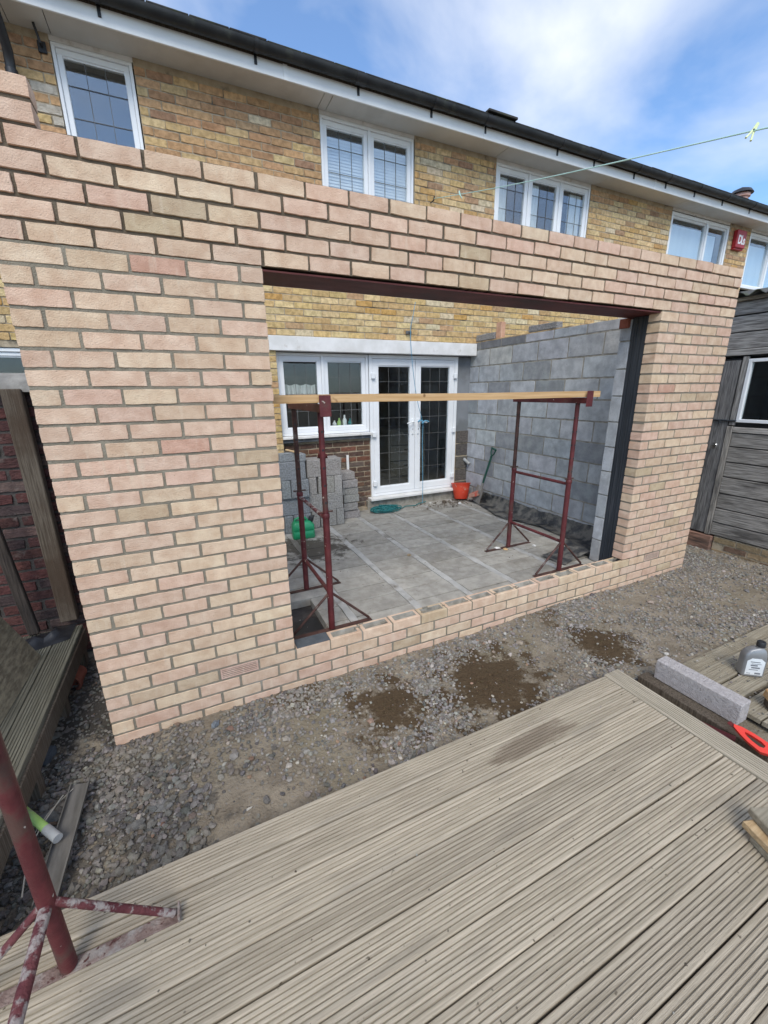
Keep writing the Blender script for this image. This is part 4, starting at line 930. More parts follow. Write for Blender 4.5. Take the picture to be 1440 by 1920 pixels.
for i in range(nrow_):
    t = i/(nrow_ - 1); wv = .095 + .012*t*(1 - t)*2; cv = .02*(1 - .4*t)
    for s in (-1, -.5, 0, .5, 1):
        pz = ax*(.27 - .27*t) + sw*(s*wv) + nb*(cv*(s*s))
        vs.append(pz)
m = MB(); fs = [(i*5 + j, i*5 + j + 1, (i + 1)*5 + j + 1, (i + 1)*5 + j) for i in range(nrow_ - 1) for j in range(4)]
vs2 = [v + nb*.003 for v in vs]; N_ = len(vs); m.add(vs + vs2, fs + [tuple(a + N_ for a in q)[::-1] for q in fs] + [(j, j + 1, N_ + j + 1, N_ + j) for j in range(4)] + [((nrow_ - 1)*5 + j, (nrow_ - 1)*5 + j + 1, N_ + (nrow_ - 1)*5 + j + 1, N_ + (nrow_ - 1)*5 + j) for j in range(4)])
m.build('blade', 'bladesteel', sh, smooth=True); MB().tube([ax*.20, ax*.33], .021, 12, r2=.017).build('socket', 'bladesteel', sh, smooth=True)

def rope(name, mat, pts, r, label, cat, sub=4, n=8):
    P = [Vector(p) for p in pts]; out = []
    for i in range(len(P) - 1):
        a, b, c_, d_ = P[max(i - 1, 0)], P[i], P[i + 1], P[min(i + 2, len(P) - 1)]
        for k in range(sub):
            t = k/sub; out.append(.5*((2*b) + (-a + c_)*t + (2*a - 5*b + 4*c_ - d_)*t*t + (-a + 3*b - 3*c_ + d_)*t**3))
    out.append(P[-1])
    o = MB().tube(out, r, n).build(name, mat, smooth=True); return tag(o, label, cat)
rr = random.Random(3); pts = []
for i in range(150):
    a = i*.52; k = .75 + .35*math.sin(i*.21) + rr.uniform(-.06, .06); pts.append((3.0 + .21*k*math.cos(a) + .03*math.sin(i*.13), 2.86 + .105*k*math.sin(a) + .02*math.cos(i*.17), FZ + .009 + .0003*i + .016*abs(math.sin(i*.37))))
pts += [(3.22, 2.84, FZ + .02), (3.36, 2.93, FZ + .01), (3.5, 2.90, FZ + .01), (3.6, 2.96, FZ + .012), (3.72, 2.95, FZ + .03)]
rope('rope_coil', 'rope', pts, .0062, 'tangled teal rope coil on the floor in front of the patio doors', 'rope')
rope('hanging_cord', 'cord', [(3.50, 2.93, 2.95), (3.46, 2.935, 2.75), (3.43, 2.935, 2.59), (3.47, 2.95, 2.2), (3.56, 2.98, 1.75), (3.68, 3.015, 1.42), (3.69, 3.015, 1.40), (3.67, 2.99, 1.1), (3.66, 2.95, .6), (3.655, 2.94, .30), (3.64, 2.92, FZ + .03)], .004, 'thin blue cord hanging from the wall bracket down past the door handle', 'cord', sub=3)
rope('knotted_rag', 'cord', [(3.60, 3.0, 1.41), (3.64, 3.0, 1.43), (3.69, 2.995, 1.40), (3.66, 2.995, 1.385), (3.71, 2.99, 1.42), (3.77, 2.99, 1.405)], .010, 'pale blue knot of cord tied round the door handle', 'cord knot', sub=3)
# membrane along the block wall
m = MB(); nx_, ny_ = 8, 60; vs = []
for j in range(ny_ + 1):
    y_ = .40 + (2.75 - .40)*j/ny_
    for i in range(nx_ + 1):
        t = i/nx_; wv = .26 + .07*math.sin(y_*4.1) + .05*noise.noise((y_*3, 0, 2.2)) + (.12 if y_ < .8 else 0)
        x_ = SX - .006 - t*wv; zz = FZ + .012 + .14*max(0, .28 - t)/.28*1.0 + .022*noise.noise((x_*7, y_*6, .4)) + .012*noise.noise((x_*19, y_*15, 4)) + .02*(t if t > .8 else 0)*abs(noise.noise((y_*6, 1, 1)))
        vs.append((x_, y_, max(zz, FZ + .005)))
fs = [(j*(nx_ + 1) + i, j*(nx_ + 1) + i + 1, (j + 1)*(nx_ + 1) + i + 1, (j + 1)*(nx_ + 1) + i) for j in range(ny_) for i in range(nx_)]
o = m.add(vs, fs).build('damp_membrane', 'dpm', smooth=True); tag(o, 'crumpled black damp membrane along the foot of the block wall', 'membrane')
m = MB(); nx_, ny_ = 16, 14; vs = []
for j in range(ny_ + 1):
    for i in range(nx_ + 1):
        a, b = i/nx_, j/ny_; x_ = 3.72 + .42*a - .05*b; y_ = .33 + .26*b + .05*math.sin(a*3)
        zz = FZ + .006 + .085*a*a*(1 - .5*b) + .035*abs(noise.noise((x_*8, y_*8, 7.7))) + .02*noise.noise((x_*20, y_*20, 2))*a
        vs.append((x_, y_, max(FZ + .004, zz)))
fs = [(j*(nx_ + 1) + i, j*(nx_ + 1) + i + 1, (j + 1)*(nx_ + 1) + i + 1, (j + 1)*(nx_ + 1) + i) for j in range(ny_) for i in range(nx_)]
o = m.add(vs, fs).build('membrane_heap', 'dpm', smooth=True); tag(o, 'bunched black membrane heap inside the sill by the dark reveal', 'membrane')
# litter on the floor
def scrap(x, y, z_, s, mat, label, cat, sd_, flat=.5, name='scrap', sq=(1, 1)):
    q = random.Random(sd_); m = MB(); v = IV.copy(); v = v*np.array([s*sq[0], s*sq[1], s*flat]); v = v*(1 + np.array([[q.uniform(-.25, .25)] for _ in range(12)])); m.add([tuple(p) for p in v], IF)
    o = m.build(name, mat); o.location = (x, y, z_ + s*flat*.6); o.rotation_euler = (0, 0, q.uniform(0, 6)); o.color = (1, 1, 1, 1); return tag(o, label, cat)
scrap(3.44, .99, FZ, .032, 'offwhite', 'white paper scrap under the foot brace of the right trestle', 'scrap', 1, .4)
scrap(3.50, .93, FZ, .03, 'newwood', 'yellow plastic wrapper under the right trestle', 'wrapper', 2, .3, 'wrapper')
scrap(3.84, .86, FZ, .024, 'offwhite', 'white crumpled scrap right of the rear trestle foot', 'scrap', 3, .7)
scrap(4.10, .72, FZ, .024, 'offwhite', 'round white ball of paper near the membrane', 'scrap', 4, 1.0)
scrap(2.50, 1.25, FZ, .022, 'offcut', 'small orange crumb of brick on the floor beam', 'crumb', 5, .6, 'brick_crumb')
scrap(4.15, 2.68, FZ, .03, 'offwhite', 'white mortar crumb in front of the orange bucket', 'crumb', 6, .6, 'mortar_crumb')
scrap(3.78, 2.92, FZ, .026, 'offwhite', 'white mortar crumb by the door step', 'crumb', 7, .5, 'mortar_crumb')
scrap(4.0, 2.86, FZ, .05, 'postwood', 'brown lump of dirt by the door step', 'dirt', 8, .4, 'dirt_lump', (1.6, .8))
sp = [(4.05 + nr.normal()*.22, 2.80 + nr.normal()*.11, FZ + .004, .005 + .014*nr.rand()**2, jt((.14, .115, .09), .25)) for _ in range(260)]
m = stones([s_ for s_ in sp if s_[1] < 2.98 and s_[0] < 4.5]); o = m.build('rubble', 'gravel', tone=True); tag(o, 'loose dirt and rubble in the corner by the bucket', 'rubble', kind='stuff')

# ================================================================== MAIN DECK
DZ = .15
def board_prof(w, th, nridge=7, gd=.0062, edge=.0195):
    # top profile with rounded edges and V-bottomed grooves, listed across the board
    p = [(0, -th), (0, -.004), (.0015, -.0012), (.004, 0)]
    inner = w - 2*edge; pitch_ = inner/nridge; gw = pitch_*.36
    for i in range(nridge + 1):
        c_ = edge + i*pitch_
        p += [(c_ - gw/2, 0), (c_ - gw*.28, -gd), (c_ + gw*.28, -gd), (c_ + gw/2, 0)]
    p += [(w - .004, 0), (w - .0015, -.0012), (w, -.004), (w, -th)]
    return p
deck = empty('decking', (.8, -1.6, 0)); tag(deck, 'weathered grey grooved timber deck in the foreground', 'deck', kind='structure')
dbase = wloc(deck)
ye = [-.888, -1.008, -1.137, -1.270, -1.402, -1.530, -1.660, -1.790, -1.920, -2.050, -2.180, -2.310, -2.440, -2.570, -2.700, -2.830, -2.960, -3.090]
for i in range(len(ye) - 1):
    w = ye[i] - ye[i + 1] - .0055; nrg = 6 if i != 0 else 6
    prof = board_prof(w, .028, 6)
    m = MB(); n = len(prof); segs = 22; vs = []; x0, x1 = -1.6, 2.683; ph = rnd.uniform(0, 9)
    for s in range(segs + 1):
        x = x0 + (x1 - x0)*s/segs
        wob = .0013*math.sin(x*2.1 + ph); dz = .0012*math.sin(x*1.3 + ph*2)
        vs += [(x - dbase.x, ye[i] - a + wob - dbase.y, DZ + b + dz) for a, b in prof]
    fs = [(s*n + k, s*n + k + 1, (s + 1)*n + k + 1, (s + 1)*n + k) for s in range(segs) for k in range(n - 1)] + [(s*n + n - 1, s*n, (s + 1)*n, (s + 1)*n + n - 1) for s in range(segs)]
    fs += [tuple(range(n)), tuple(segs*n + k for k in range(n))[::-1]]
    o = m.add(vs, fs).build('deck_board', 'deck', deck)
    o.color = (*jt((1.0, 1.0, 1.0), .12), 1)
# border board across the ends
prof = board_prof(.124, .03, 6, .0085); m = MB(); n = len(prof); segs = 10; vs = []
for s in range(segs + 1):
    y_ = -.884 - (3.3 - .884)*s/segs; vs += [(2.689 + a + .002*math.sin(y_*3) - dbase.x, y_ - dbase.y, DZ + .004 + b + .001*math.sin(y_*2)) for a, b in prof]
fs = [(s*n + k, s*n + k + 1, (s + 1)*n + k + 1, (s + 1)*n + k) for s in range(segs) for k in range(n - 1)] + [tuple(range(n)), tuple(segs*n + k for k in range(n))]
m.add(vs, fs).build('deck_board', 'deck_y', deck)
hbd = MB().box(-1.6 - dbase.x, 2.80 - dbase.x, -.925 - dbase.y, -.895 - dbase.y, -.02, DZ - .029).box(2.775 - dbase.x, 2.80 - dbase.x, -3.2 - dbase.y, -.93 - dbase.y, -.02, DZ - .031)
hbd.build('deck_frame', 'postwood', deck)
sp = [(nr.uniform(-.6, 2.65), nr.uniform(-2.6, -.9), DZ + .0005, .0012 + .0045*nr.rand()**4, jt(pick([(3, (.16, .14, .11)), (2, (.10, .08, .06)), (1, (.38, .36, .33))]), .2)) for _ in range(260)]
m = stones(sp); o = m.build('grit', 'gravel', tone=True); tag(o, 'small crumbs of soil and stone scattered on the deck boards', 'grit', kind='stuff')

# ================================================================== LOWER DECK AT THE RIGHT
low = empty('lower_decking', (3.6, -1.4, 0)); tag(low, 'lower dusty timber decking beyond the deck edge', 'deck', kind='structure'); lb = wloc(low)
LZ = .085
for i, (ya, yb) in enumerate(((-.965, -1.07), (-1.075, -1.19), (-1.205, -1.318), (-1.345, -1.46), (-1.468, -1.59), (-1.6, -1.72), (-1.73, -1.85))):
    prof = board_prof(ya - yb, .026, 6, .003); x0, x1 = (3.20 - .05*(i == 0)), 4.62 + rnd.uniform(-.05, .2)
    m = MB(); n = len(prof); vs = [(x - lb.x, ya - a - lb.y, LZ + b - (.018 if i == 0 else 0) + .008*(x - 3.2)*(.4 if i % 2 else -.2)) for x in (x0, (x0 + x1)/2, x1) for a, b in prof]
    fs = [(s*n + k, s*n + k + 1, (s + 1)*n + k + 1, (s + 1)*n + k) for s in range(2) for k in range(n - 1)] + [tuple(range(n)), tuple(2*n + k for k in range(n))]
    o = m.add(vs, fs).build('deck_board', 'deck_low', low); o.color = (*jt((1, 1, 1), .08), 1)
# bearer under the loose block
o = bx('bearer', 'postwood', low, 2.955, 3.05, -1.60, -.93, .03, .088, .004)
for x in (3.5, 4.3): bx('bearer', 'postwood', low, x, x + .05, -1.8, -.98, .0, LZ - .028, .003)
sp = [(nr.uniform(3.2, 4.3), nr.uniform(-1.6, -.97), LZ + .002, .003 + .007*nr.rand()**2, jt(pick(GPAL), .2)) for _ in range(240)]
m = stones(sp); o = m.build('gravel', 'gravel', tone=True); tag(o, 'loose grit scattered on the lower decking boards', 'gravel', kind='stuff')
# loose block
m = MB().box(-.0475, .0475, -.222, .222, 0, .128, .004); q = random.Random(4)
import bmesh
bm = bmesh.new(); me = m.mesh('aggregate_block', M['paleblock']); bm.from_mesh(me); bmesh.ops.subdivide_edges(bm, edges=bm.edges[:], cuts=3, use_grid_fill=True)
for v in bm.verts: v.co += Vector((noise.noise(v.co*38), noise.noise(v.co*38 + Vector((7, 0, 0))), noise.noise(v.co*38 + Vector((0, 9, 0)))))*.0014
bm.to_mesh(me); bm.free()
o = link('aggregate_block', me, None, (3.072, -1.205, LZ + .006), (0, 0, R(1)), (1.32, 1.27, 1.27)); tag(o, 'pale pinkish grey lightweight block lying at the edge of the deck', 'block')
# bottle
bt = empty('bottle', (3.60, -1.225, LZ + .001), 'silver grey bottle with black cap and white label on the lower decking', 'bottle'); bt.rotation_euler = (0, 0, R(-38))
loft([(.058, .030, .016, 0, 0, 0), (.063, .035, .018, .006, 0, 0), (.063, .035, .018, .125, 0, 0), (.060, .033, .018, .15, 0, 0), (.048, .027, .016, .178, .006, 0), (.030, .022, .015, .190, .014, 0), (.018, .018, .012, .195, .022, 0), (.018, .018, .012, .203, .022, 0)]).build('body', 'bottle', bt, smooth=True)
MB().lathe((.022, 0, .203), [(.001, .032), (.021, .032), (.023, .029), (.023, 0), (.018, -.002)], 18).build('cap', 'blackplastic', bt, smooth=True)
lab = MB().add([(-.048, -.0358, .016), (.048, -.0358, .016), (.048, -.0358, .112), (.025, -.0358, .132), (-.025, -.0358, .132), (-.048, -.0358, .112), (-.048, -.0352, .016), (.048, -.0352, .016), (.048, -.0352, .112), (.025, -.0352, .132), (-.025, -.0352, .132), (-.048, -.0352, .112)],
               [(0, 1, 2, 3, 4, 5), (11, 10, 9, 8, 7, 6)] + [(i, (i + 1) % 6, 6 + (i + 1) % 6, 6 + i) for i in range(6)]).build('label', 'label', bt)
m = MB()
for (a, b, e, f) in ((-.030, .022, .104, .110), (-.022, .030, .092, .096), (-.026, .012, .078, .088), (-.020, .026, .062, .072), (-.03, .018, .050, .055), (.005, .036, .022, .034), (-.038, -.018, .024, .028)): m.box(a, b, -.0363, -.0359, e, f)
m.build('print', 'print', lab)['kind'] = 'stuff'
# hand saw: orange handle, blade lying in the gap
sw_ = empty('hand_saw', (2.885, -1.47, .185), 'hand saw with orange red handle lying in the gap beside the deck', 'saw')
sx_ = Vector((-.10, -1, -.10)).normalized(); sn_ = Vector((-.45, -.1, .85)); sn_ = (sn_ - sx_*sn_.dot(sx_)).normalized(); sz_ = sx_.cross(-sn_)
sw_.matrix_world = Matrix(((sx_.x, -sn_.x, sz_.x, 2.885), (sx_.y, -sn_.y, sz_.y, -1.47), (sx_.z, -sn_.z, sz_.z, .185), (0, 0, 0, 1)))
def ring_plate(outer, inner, t):
    n = len(outer); m = MB(); vs = [(x, -t, z) for x, z in outer] + [(x, -t, z) for x, z in inner] + [(x, t, z) for x, z in outer] + [(x, t, z) for x, z in inner]
    fs = []
    for i in range(n):
        j = (i + 1) % n; fs += [(i, j, n + j, n + i), (2*n + i, 3*n + i, 3*n + j, 2*n + j), (i, 2*n + i, 2*n + j, j), (n + i, n + j, 3*n + j, 3*n + i)]
    return m.add(vs, fs)
outer = [(-.01, .004), (.03, .022), (.09, .034), (.16, .040), (.20, .030), (.205, -.02), (.17, -.042), (.10, -.038), (.05, -.028), (.0, -.012)]
inner = [(.055, .004), (.065, .010), (.10, .015), (.14, .018), (.165, .012), (.168, -.006), (.15, -.017), (.11, -.016), (.08, -.011), (.06, -.004)]
k_ = .78; outer = [(a*k_, b*k_) for a, b in outer]; inner = [(a*k_, b*k_) for a, b in inner]
ring_plate(outer, inner, .011).build('handle', 'orange', sw_, smooth=False)
MB().box(-.03, .02, -.0012, .0012, -.012, .008).build('blade', 'darkred', sw_)
o = MB().tube([(2.86, -1.26, .075), (2.93, -1.47, .075)], .022, 12).build('red_clamp_bar', 'darkred', smooth=True); tag(o, 'dark red metal bar in the gap between deck and loose block', 'bar')
# timber offcuts at the right edge
def offcut(x0, x1, w, h, loc, rot, label, mat='offcut', sd_=0):
    m = MB().box(x0, x1, -w/2, w/2, 0, h, .004); q = random.Random(sd_); m.v = [(x + q.uniform(-.003, .003), y + q.uniform(-.002, .002), z_ + q.uniform(-.002, .002)) for x, y, z_ in m.v]
    o = m.build('timber_offcut', mat); o.location = loc; o.rotation_euler = rot; o.color = (1, 1, 1, 1); return tag(o, label, 'offcut', 'timber offcuts')
offcut(0, .46, .075, .03, (2.36, -1.80, DZ + .003), (0, 0, R(-112)), 'brown timber offcut, lowest in the pile on the deck', 'deck_low', 1)
offcut(-.035, .45, .06, .032, (2.345, -1.795, DZ + .036), (0, 0, R(-108)), 'pale sawn timber offcut in the middle of the pile on the deck', 'offcut', 2)
offcut(0, .44, .085, .032, (2.41, -1.765, DZ + .071), (0, 0, R(-114)), 'weathered grooved timber offcut topping the pile on the deck', 'deck_low', 3)
offcut(0, .30, .07, .05, (3.335, -1.425, LZ + .003), (0, 0, R(-40)), 'brown timber block under the pale offcut on the lower decking', 'postwood', 4)
offcut(0, .30, .06, .05, (3.33, -1.415, LZ + .055), (0, 0, R(-42)), 'yellow pine offcut on the lower decking behind the saw', 'newwood', 5)

# ================================================================== LEFT: raised deck, garden wall, post, boards
rd = empty('raised_decking', (-.6, .2, 0)); tag(rd, 'mossy raised timber decking, darkened for shade, left of the brick pier', 'deck', kind='structure'); rb = wloc(rd)
for i in range(6):
    xa = -.262 - i*.128; prof = board_prof(.123, .028, 6, .004); m = MB(); n = len(prof); segs = 8
    vs = [(xa - .123 + a - rb.x, -1.0 + 1.96*s/segs - rb.y, .30 + b + .002*math.sin(s + i)) for s in range(segs + 1) for a, b in prof]
    fs = [(s*n + k, s*n + k + 1, (s + 1)*n + k + 1, (s + 1)*n + k) for s in range(segs) for k in range(n - 1)] + [tuple(range(n)), tuple(segs*n + k for k in range(n))]
    o = m.add(vs, fs).build('deck_board', 'deck_mossy_shaded', rd); o.color = (*jt((1, 1, 1), .08), 1)
m = MB().box(-.275 - rb.x, -.250 - rb.x, -1.0 - rb.y, .96 - rb.y, .165, .272, .002)
for y_ in (-.9, -.2, .35, .9): m.box(-.35 - rb.x, -.276 - rb.x, y_ - rb.y, y_ + .07 - rb.y, -.02, .271)
m.build('deck_frame', 'postwood', rd)
gw = empty('garden_wall', (-1.4, 1.15, 0), 'dark red brick garden wall with rounded coping left of the pier', 'wall'); gb = wloc(gw)
MB().box(-2.4 - gb.x, .25 - gb.x, 1.108 - gb.y, 1.30 - gb.y, 0, 1.86).build('mortar', 'mortar_darkened', gw)
pcs = []
for k in range(24):
    z_ = .02 + k*.0765 + .035; x = -2.4 + (k % 2)*.1125
    while x < .25:
        a, b = x + .005, min(x + .22, .25)
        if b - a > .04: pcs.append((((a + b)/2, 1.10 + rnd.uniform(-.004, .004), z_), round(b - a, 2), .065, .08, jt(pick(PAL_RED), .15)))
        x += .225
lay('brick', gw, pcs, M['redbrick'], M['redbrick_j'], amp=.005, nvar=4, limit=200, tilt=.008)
prof = [(.19*math.cos(math.pi*i/12)*.85, .115*math.sin(math.pi*i/12)) for i in range(13)]
MB().extrude([(1.20 + a - gb.y, 1.862 + b) for a, b in prof], -2.4 - gb.x, .25 - gb.x, 'yz').build('coping', pm('concrete_coping', (.20, .19, .175), (.30, .285, .26), scale=14, rough=.95, bump=.6, bscale=60, stain=(.11, .105, .085), sscale=5), gw, smooth=True)
o = bx('fence_post', 'postwood', None, -.05, .05, -.035, .035, 0, 1.56, .006); o.location = (-.345, 1.045, .32 + .78); tag(o, 'old grey timber fence post standing against the red garden wall', 'post')
o = bx('dark_stake', 'postwood', None, -.03, .03, -.02, .02, -.45, .45, .005); o.location = (-.555, .95, .76); o.rotation_euler = (0, R(-4), 0); o.data.materials[0] = M['shedwood_v']; o.color = (.22, .18, .16, 1); tag(o, 'dark stained stake beside the leaning board', 'stake')
# leaning sheet of chipboard
m = MB(); a = Vector((-.415, .63, .304)); b = Vector((-.455, -.55, .304)); upv = Vector((-.42, -.10, 1.15)).normalized()*1.0; nn = (b - a).cross(upv).normalized()*.012
m.add([a, b, b + upv, a + upv, a + nn, b + nn, b + upv + nn, a + upv + nn], [(0, 1, 2, 3), (4, 7, 6, 5), (0, 4, 5, 1), (1, 5, 6, 2), (2, 6, 7, 3), (3, 7, 4, 0)])
o = m.build('chipboard_sheet', 'osb'); tag(o, 'dirty chipboard sheet leaning on the raised decking', 'board')
# black crumpled plastic at the back of the raised deck
m = MB(); nx_, ny_ = 14, 10; vs = []
for j in range(ny_ + 1):
    for i in range(nx_ + 1):
        x_ = -.58 + .28*i/nx_; y_ = .68 + .22*j/ny_; e_ = min(i, nx_ - i, j, ny_ - j)/4
        vs.append((x_, y_ + .1*i/nx_, .303 + min(1, e_)*(.025 + .05*abs(noise.noise((x_*9, y_*9, 3))) + .03*noise.noise((x_*22, y_*22, 1)))))
fs = [(j*(nx_ + 1) + i, j*(nx_ + 1) + i + 1, (j + 1)*(nx_ + 1) + i + 1, (j + 1)*(nx_ + 1) + i) for j in range(ny_) for i in range(nx_)]
o = m.add(vs, fs).build('plastic_sack', 'blackplastic', smooth=True); tag(o, 'crumpled black plastic sack on the far end of the raised decking', 'sack')
# terracotta pot on its side
tp = MB().lathe((0, 0, 0), [(.001, .0), (.045, .0), (.062, .10), (.070, .10), (.072, .125), (.060, .125), (.042, .01), (.001, .01)], 20).build('flower_pot', 'terracotta', smooth=True); tp.location = (-.285, .76, .07); tp.rotation_euler = (R(96), 0, R(-18)); tag(tp, 'broken terracotta pot lying on its side under the raised decking', 'pot')
# rubble pieces
def stone(x, y, s, colr, label, sd_, flat=.6, name='stone', sq=(1, .8)):
    o = scrap(x, y, gh(x, y) - s*.15, s, 'rubble', label, 'stone' if name == 'stone' else name.replace('_', ' '), sd_, flat, name, sq); o.color = (*colr, 1); return o
stone(.50, -.10, .030, (.20, .22, .24), 'blue grey stone against the foot of the brick pier', 21, .9)
stone(-.33, .22, .045, (.16, .155, .14), 'rounded flat stone below the raised deck edge', 22, .4)
stone(.14, -.545, .036, (.15, .145, .135), 'dark oblong stone left of the earth patch', 23, .5, sq=(1.3, .7))
stone(.25, -.49, .045, (.17, .165, .155), 'flat square grey stone on the soil between pier and deck', 24, .35)
stone(.15, -.505, .018, (.40, .35, .30), 'small pale pink stone on the dark oblong stone', 25, .7)
stone(-.22, -.33, .06, (.16, .158, .15), 'large flat grey slab piece below the raised deck', 26, .35)
stone(1.37, -.80, .016, (.55, .54, .52), 'white pebble beside the deck edge near the sand patch', 27, .8)
stone(.60, -.70, .013, (.55, .52, .46), 'pale leaf shaped chip on the bare soil', 28, .35, sq=(1.5, .5))
stone(3.42, -.83, .022, (.50, .48, .44), 'pale flat chip near the small sand patch', 29, .4)
o = block('brick_fragment', 'rubble', (-.315, .055, gh(-.315, .055)), .085, .06, .06, R(70), 'dark blue brick fragment beside the raised decking', cat='brick', color=(.085, .095, .11), seed=5, b=.005); o.rotation_euler = (R(10), R(-8), R(70))
# grey channel lying on the stones, pipe across it, wires
ch = MB(); prof = [(-.045, .0), (-.040, .022), (-.036, .022), (-.038, .004), (.030, .004), (.030, .034), (.036, .034), (.036, .0)]
ch.extrude(prof, -.26, .26, 'xz'); o = ch.build('plastic_channel', 'channel'); o.location = (-.118, -.50, .045); o.rotation_euler = (R(2), R(12), R(-2)); tag(o, 'grey brown plastic channel lying on the stones beside the deck', 'channel')
pp = empty('pipe_offcut', (-.13, -.53, .085), 'lime green pipe with grey end lying across the plastic channel', 'pipe')
dv = Vector((-.21, .26, .015)).normalized()
MB().tube([(0, 0, 0), dv*.085], .0185, 16).build('sleeve', 'greypipe', pp, smooth=True); MB().tube([dv*.083, dv*.42], .0165, 16).build('pipe', 'greenpipe', pp, smooth=True)
rope('wire', 'wire', [(-.13, -.27, .07), (-.20, -.37, .075), (-.24, -.48, .07)], .0022, 'thin pale wire bent beside the channel', 'wire', 3, 6)
rope('wire', 'wire', [(-.16, -.30, .08), (-.22, -.50, .085), (-.20, -.72, .075)], .0028, 'pale plastic strip running under the lime green pipe', 'strip', 3, 6)

# ================================================================== SHED
SHX = 5.85
shed = empty('timber_shed', (6.6, -.6, 0), 'weathered dark grey timber shed at the right with a white framed window', 'shed'); sb = wloc(shed)
def sbx(name, mat, x0, x1, y0, y1, z0, z1, b=.003, parent=None, color=None):
    o = bx(name, mat, parent or shed, x0, x1, y0, y1, z0, z1, b); o.color = (*(color or jt((1, 1, 1), .14)), 1); return o
core = MB().box(SHX + .03 - sb.x, SHX + 1.6 - sb.x, -2.4 - sb.y, -.02 - sb.y, .22, 1.47).box(SHX + .03 - sb.x, SHX + 1.6 - sb.x, .2 - sb.y, 1.4 - sb.y, .22, 2.12).box(SHX + .03 - sb.x, SHX + 1.6 - sb.x, -2.4 - sb.y, 1.4 - sb.y, 2.13, 2.66).box(SHX + .5 - sb.x, SHX + 1.6 - sb.x, -2.4 - sb.y, .2 - sb.y, 1.471, 2.129)
core.build('wall', 'blackplastic', shed)
# boards under the window
zs = [.215, .365, .53, .70, .885, 1.05, 1.215, 1.365]
for i, (a, b) in enumerate(zip(zs[:-1], zs[1:])): sbx('cladding_board', 'shedwood', SHX - .004 - .004*(i % 2), SHX + .022, -2.4, .19, a + .005, b - .006, .004)
sbx('cladding_board', 'shedwood', SHX - .012, SHX + .024, -2.4, .19, 1.368, 1.425, .004, color=(1.3, 1.3, 1.3))
# boards over window and door
for i, (a, b) in enumerate(((2.145, 2.205), (2.21, 2.365), (2.375, 2.525), (2.54, 2.66))): sbx('cladding_board', 'shedwood', SHX - (.02 if i == 0 else .006), SHX + .022, -2.4, 1.4, a, b, .004, color=(1.15, 1.18, 1.22))
# corner strip beside the door
sbx('corner_strip', 'shedwood_v', SHX - .016, SHX + .02, .192, .245, .212, 1.43, .003, color=(1.5, 1.45, 1.38)); sbx('corner_strip', 'shedwood_v', SHX - .012, SHX + .02, .185, .235, 1.44, 2.13, .003, color=(1.35, 1.35, 1.35))
# door of vertical boards
dr = sbx('door', 'shedwood_v', SHX + .008, SHX + .03, .248, .86, .215, 2.10, .003)
for i in range(4): sbx('door_board', 'shedwood_v', SHX - .006, SHX + .0075, .25 + i*.152, .25 + i*.152 + .148, .22, 2.095, .003, parent=dr, color=jt((.85, .87, .9), .1))
kn = MB().lathe((0, 0, 0), [(.012, 0), (.012, .03), (.028, .045), (.032, .06), (.024, .075), (.001, .08)], 20, (-1, 0, 0)).build('door_knob', 'chrome', dr, smooth=True); kn.location = Vector((SHX - .006, .302, 1.22)) - wloc(dr)
m = MB().tube([(0, .2, 0), (0, -.13, 0)], .009, 10).tube([(-.005, .02, 0), (-.005, .02, -.03)], .007, 8); o = m.build('door_bolt', 'closer', dr, smooth=True); o.location = Vector((SHX - .018, .30, 1.49)) - wloc(dr)
# window
wf = MB(); x0, x1 = SHX - .02, SHX + .03
y0, y1, z0, z1, q = -.95, .178, 1.475, 2.105, .032
for (a, b, e_, f_) in ((y0, y1, z0, z0 + q), (y0, y1, z1 - q, z1), (y1 - q, y1, z0 + q, z1 - q), (y0, y0 + q, z0 + q, z1 - q)): wf.box(x0 - sb.x, x1 - sb.x, a - sb.y, b - sb.y, e_, f_, .003)
swn = wf.build('window', 'upvc', shed)
MB().box(SHX + .008 - sb.x, SHX + .012 - sb.x, y0 + q - sb.y, y1 - q - sb.y, z0 + q, z1 - q).build('pane', 'glass_low', swn)
# plinth of old bricks
pl = MB().box(SHX + .012 - sb.x, SHX + .12 - sb.x, -2.4 - sb.y, .15 - sb.y, -.03, .205).build('plinth', 'mortar_old', shed); pcs = []
for k in range(3):
    yq = .15 - (k % 2)*.1125
    while yq > -2.3:
        pcs.append(((SHX + .004 + rnd.uniform(-.003, .003), yq - .11 - .0, -.01 + k*.072 + .033), .213, .062, .09, jt(pick([(2, (.30, .225, .14)), (2, (.25, .185, .12)), (1, (.20, .13, .09))]), .12))); yq -= .225
pcs = [p for p in pcs if p[0][1] + p[1]/2 < .152]
lay('brick', pl, pcs, M['stock'], M['stock_j'], amp=.005, nvar=3, rotz=R(-90), limit=60)
sbx('door_step', 'shedwood', SHX - .03, SHX + .1, .16, .9, .02, .20, .005, color=(1.0, .62, .5))
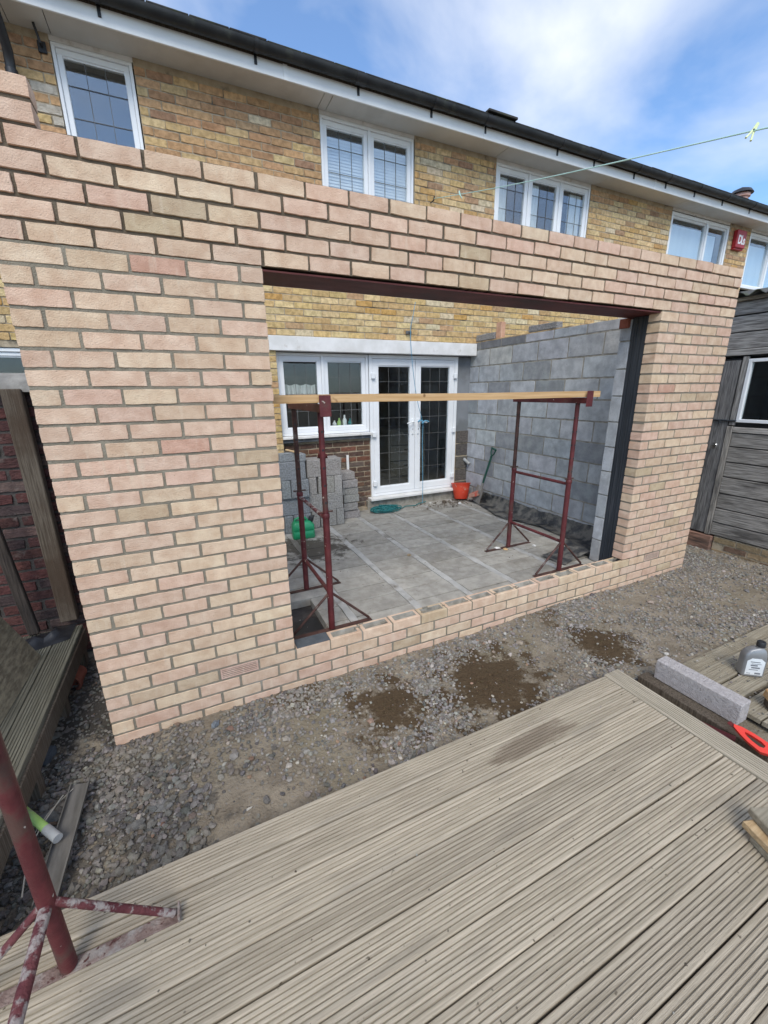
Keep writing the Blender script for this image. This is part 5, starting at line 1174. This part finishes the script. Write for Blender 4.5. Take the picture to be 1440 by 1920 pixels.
# corrugated roof, pitched away
m = MB(); ny_ = 150; vs = []
for j in range(ny_ + 1):
    y_ = -2.5 + 4.0*j/ny_; z_ = .022*math.sin(y_*2*math.pi/.146)
    for (xx_, zz_) in ((SHX - .13, 2.71), (SHX + 1.8, 3.02)):
        vs += [(xx_ - sb.x, y_ - sb.y, zz_ + z_), (xx_ - sb.x, y_ - sb.y, zz_ + z_ + .007)]
fs = []
for j in range(ny_):
    k = 4*j; fs += [(k, k + 4, k + 6, k + 2), (k + 1, k + 3, k + 7, k + 5), (k, k + 1, k + 5, k + 4), (k + 2, k + 6, k + 7, k + 3)]
m.add(vs, fs).build('roof', 'corrug', shed, smooth=True)
sbx('eaves_batten', 'shedwood', SHX - .03, SHX + .02, -2.4, 1.4, 2.665, 2.70, .003, color=(1.5, 1.4, 1.2))

# ================================================================== WASHING LINE
H0 = Vector((3.75, D - .085, 4.135)); PG = Vector((2.85, -1.033, 2.851)); dv = (PG - H0)
o = MB().tube([H0 + dv*t - Vector((0, 0, .02*math.sin(math.pi*min(t, 1)))) for t in [i/12 for i in range(20)]], .0033, 8).build('washing_line', 'line', smooth=True); tag(o, 'pale green washing line stretched from the house hook across the sky', 'washing line')
rope('line_knot', 'line', [H0 + dv*.20 + Vector((.03, 0, -.03)), H0 + dv*.205 + Vector((0, 0, .02)), H0 + dv*.215 + Vector((-.02, 0, -.01)), H0 + dv*.22 + Vector((.01, 0, -.05))], .005, 'knot of pale green line beside the three light window', 'knot', 3, 6)
pgo = empty('clothes_peg', PG, 'pale yellow clothes peg clipped to the washing line', 'peg')
tilt = (rt*.52 + up*.85).normalized(); side = (rt*.85 - up*.52).normalized()
for s in (-1, 1):
    pts = [tilt*.036 + side*(.002*s), tilt*.005 + side*(.004*s), tilt*-.012 + side*(.005*s), tilt*-.042 + side*(.012*s)]
    MB().tube(pts, .0042, 8).build('prong', 'peg', pgo, smooth=True)
MB().tube([side*-.006 + fw*-.004, side*.006 + fw*-.004], .003, 8).build('spring', 'lead', pgo, smooth=True)
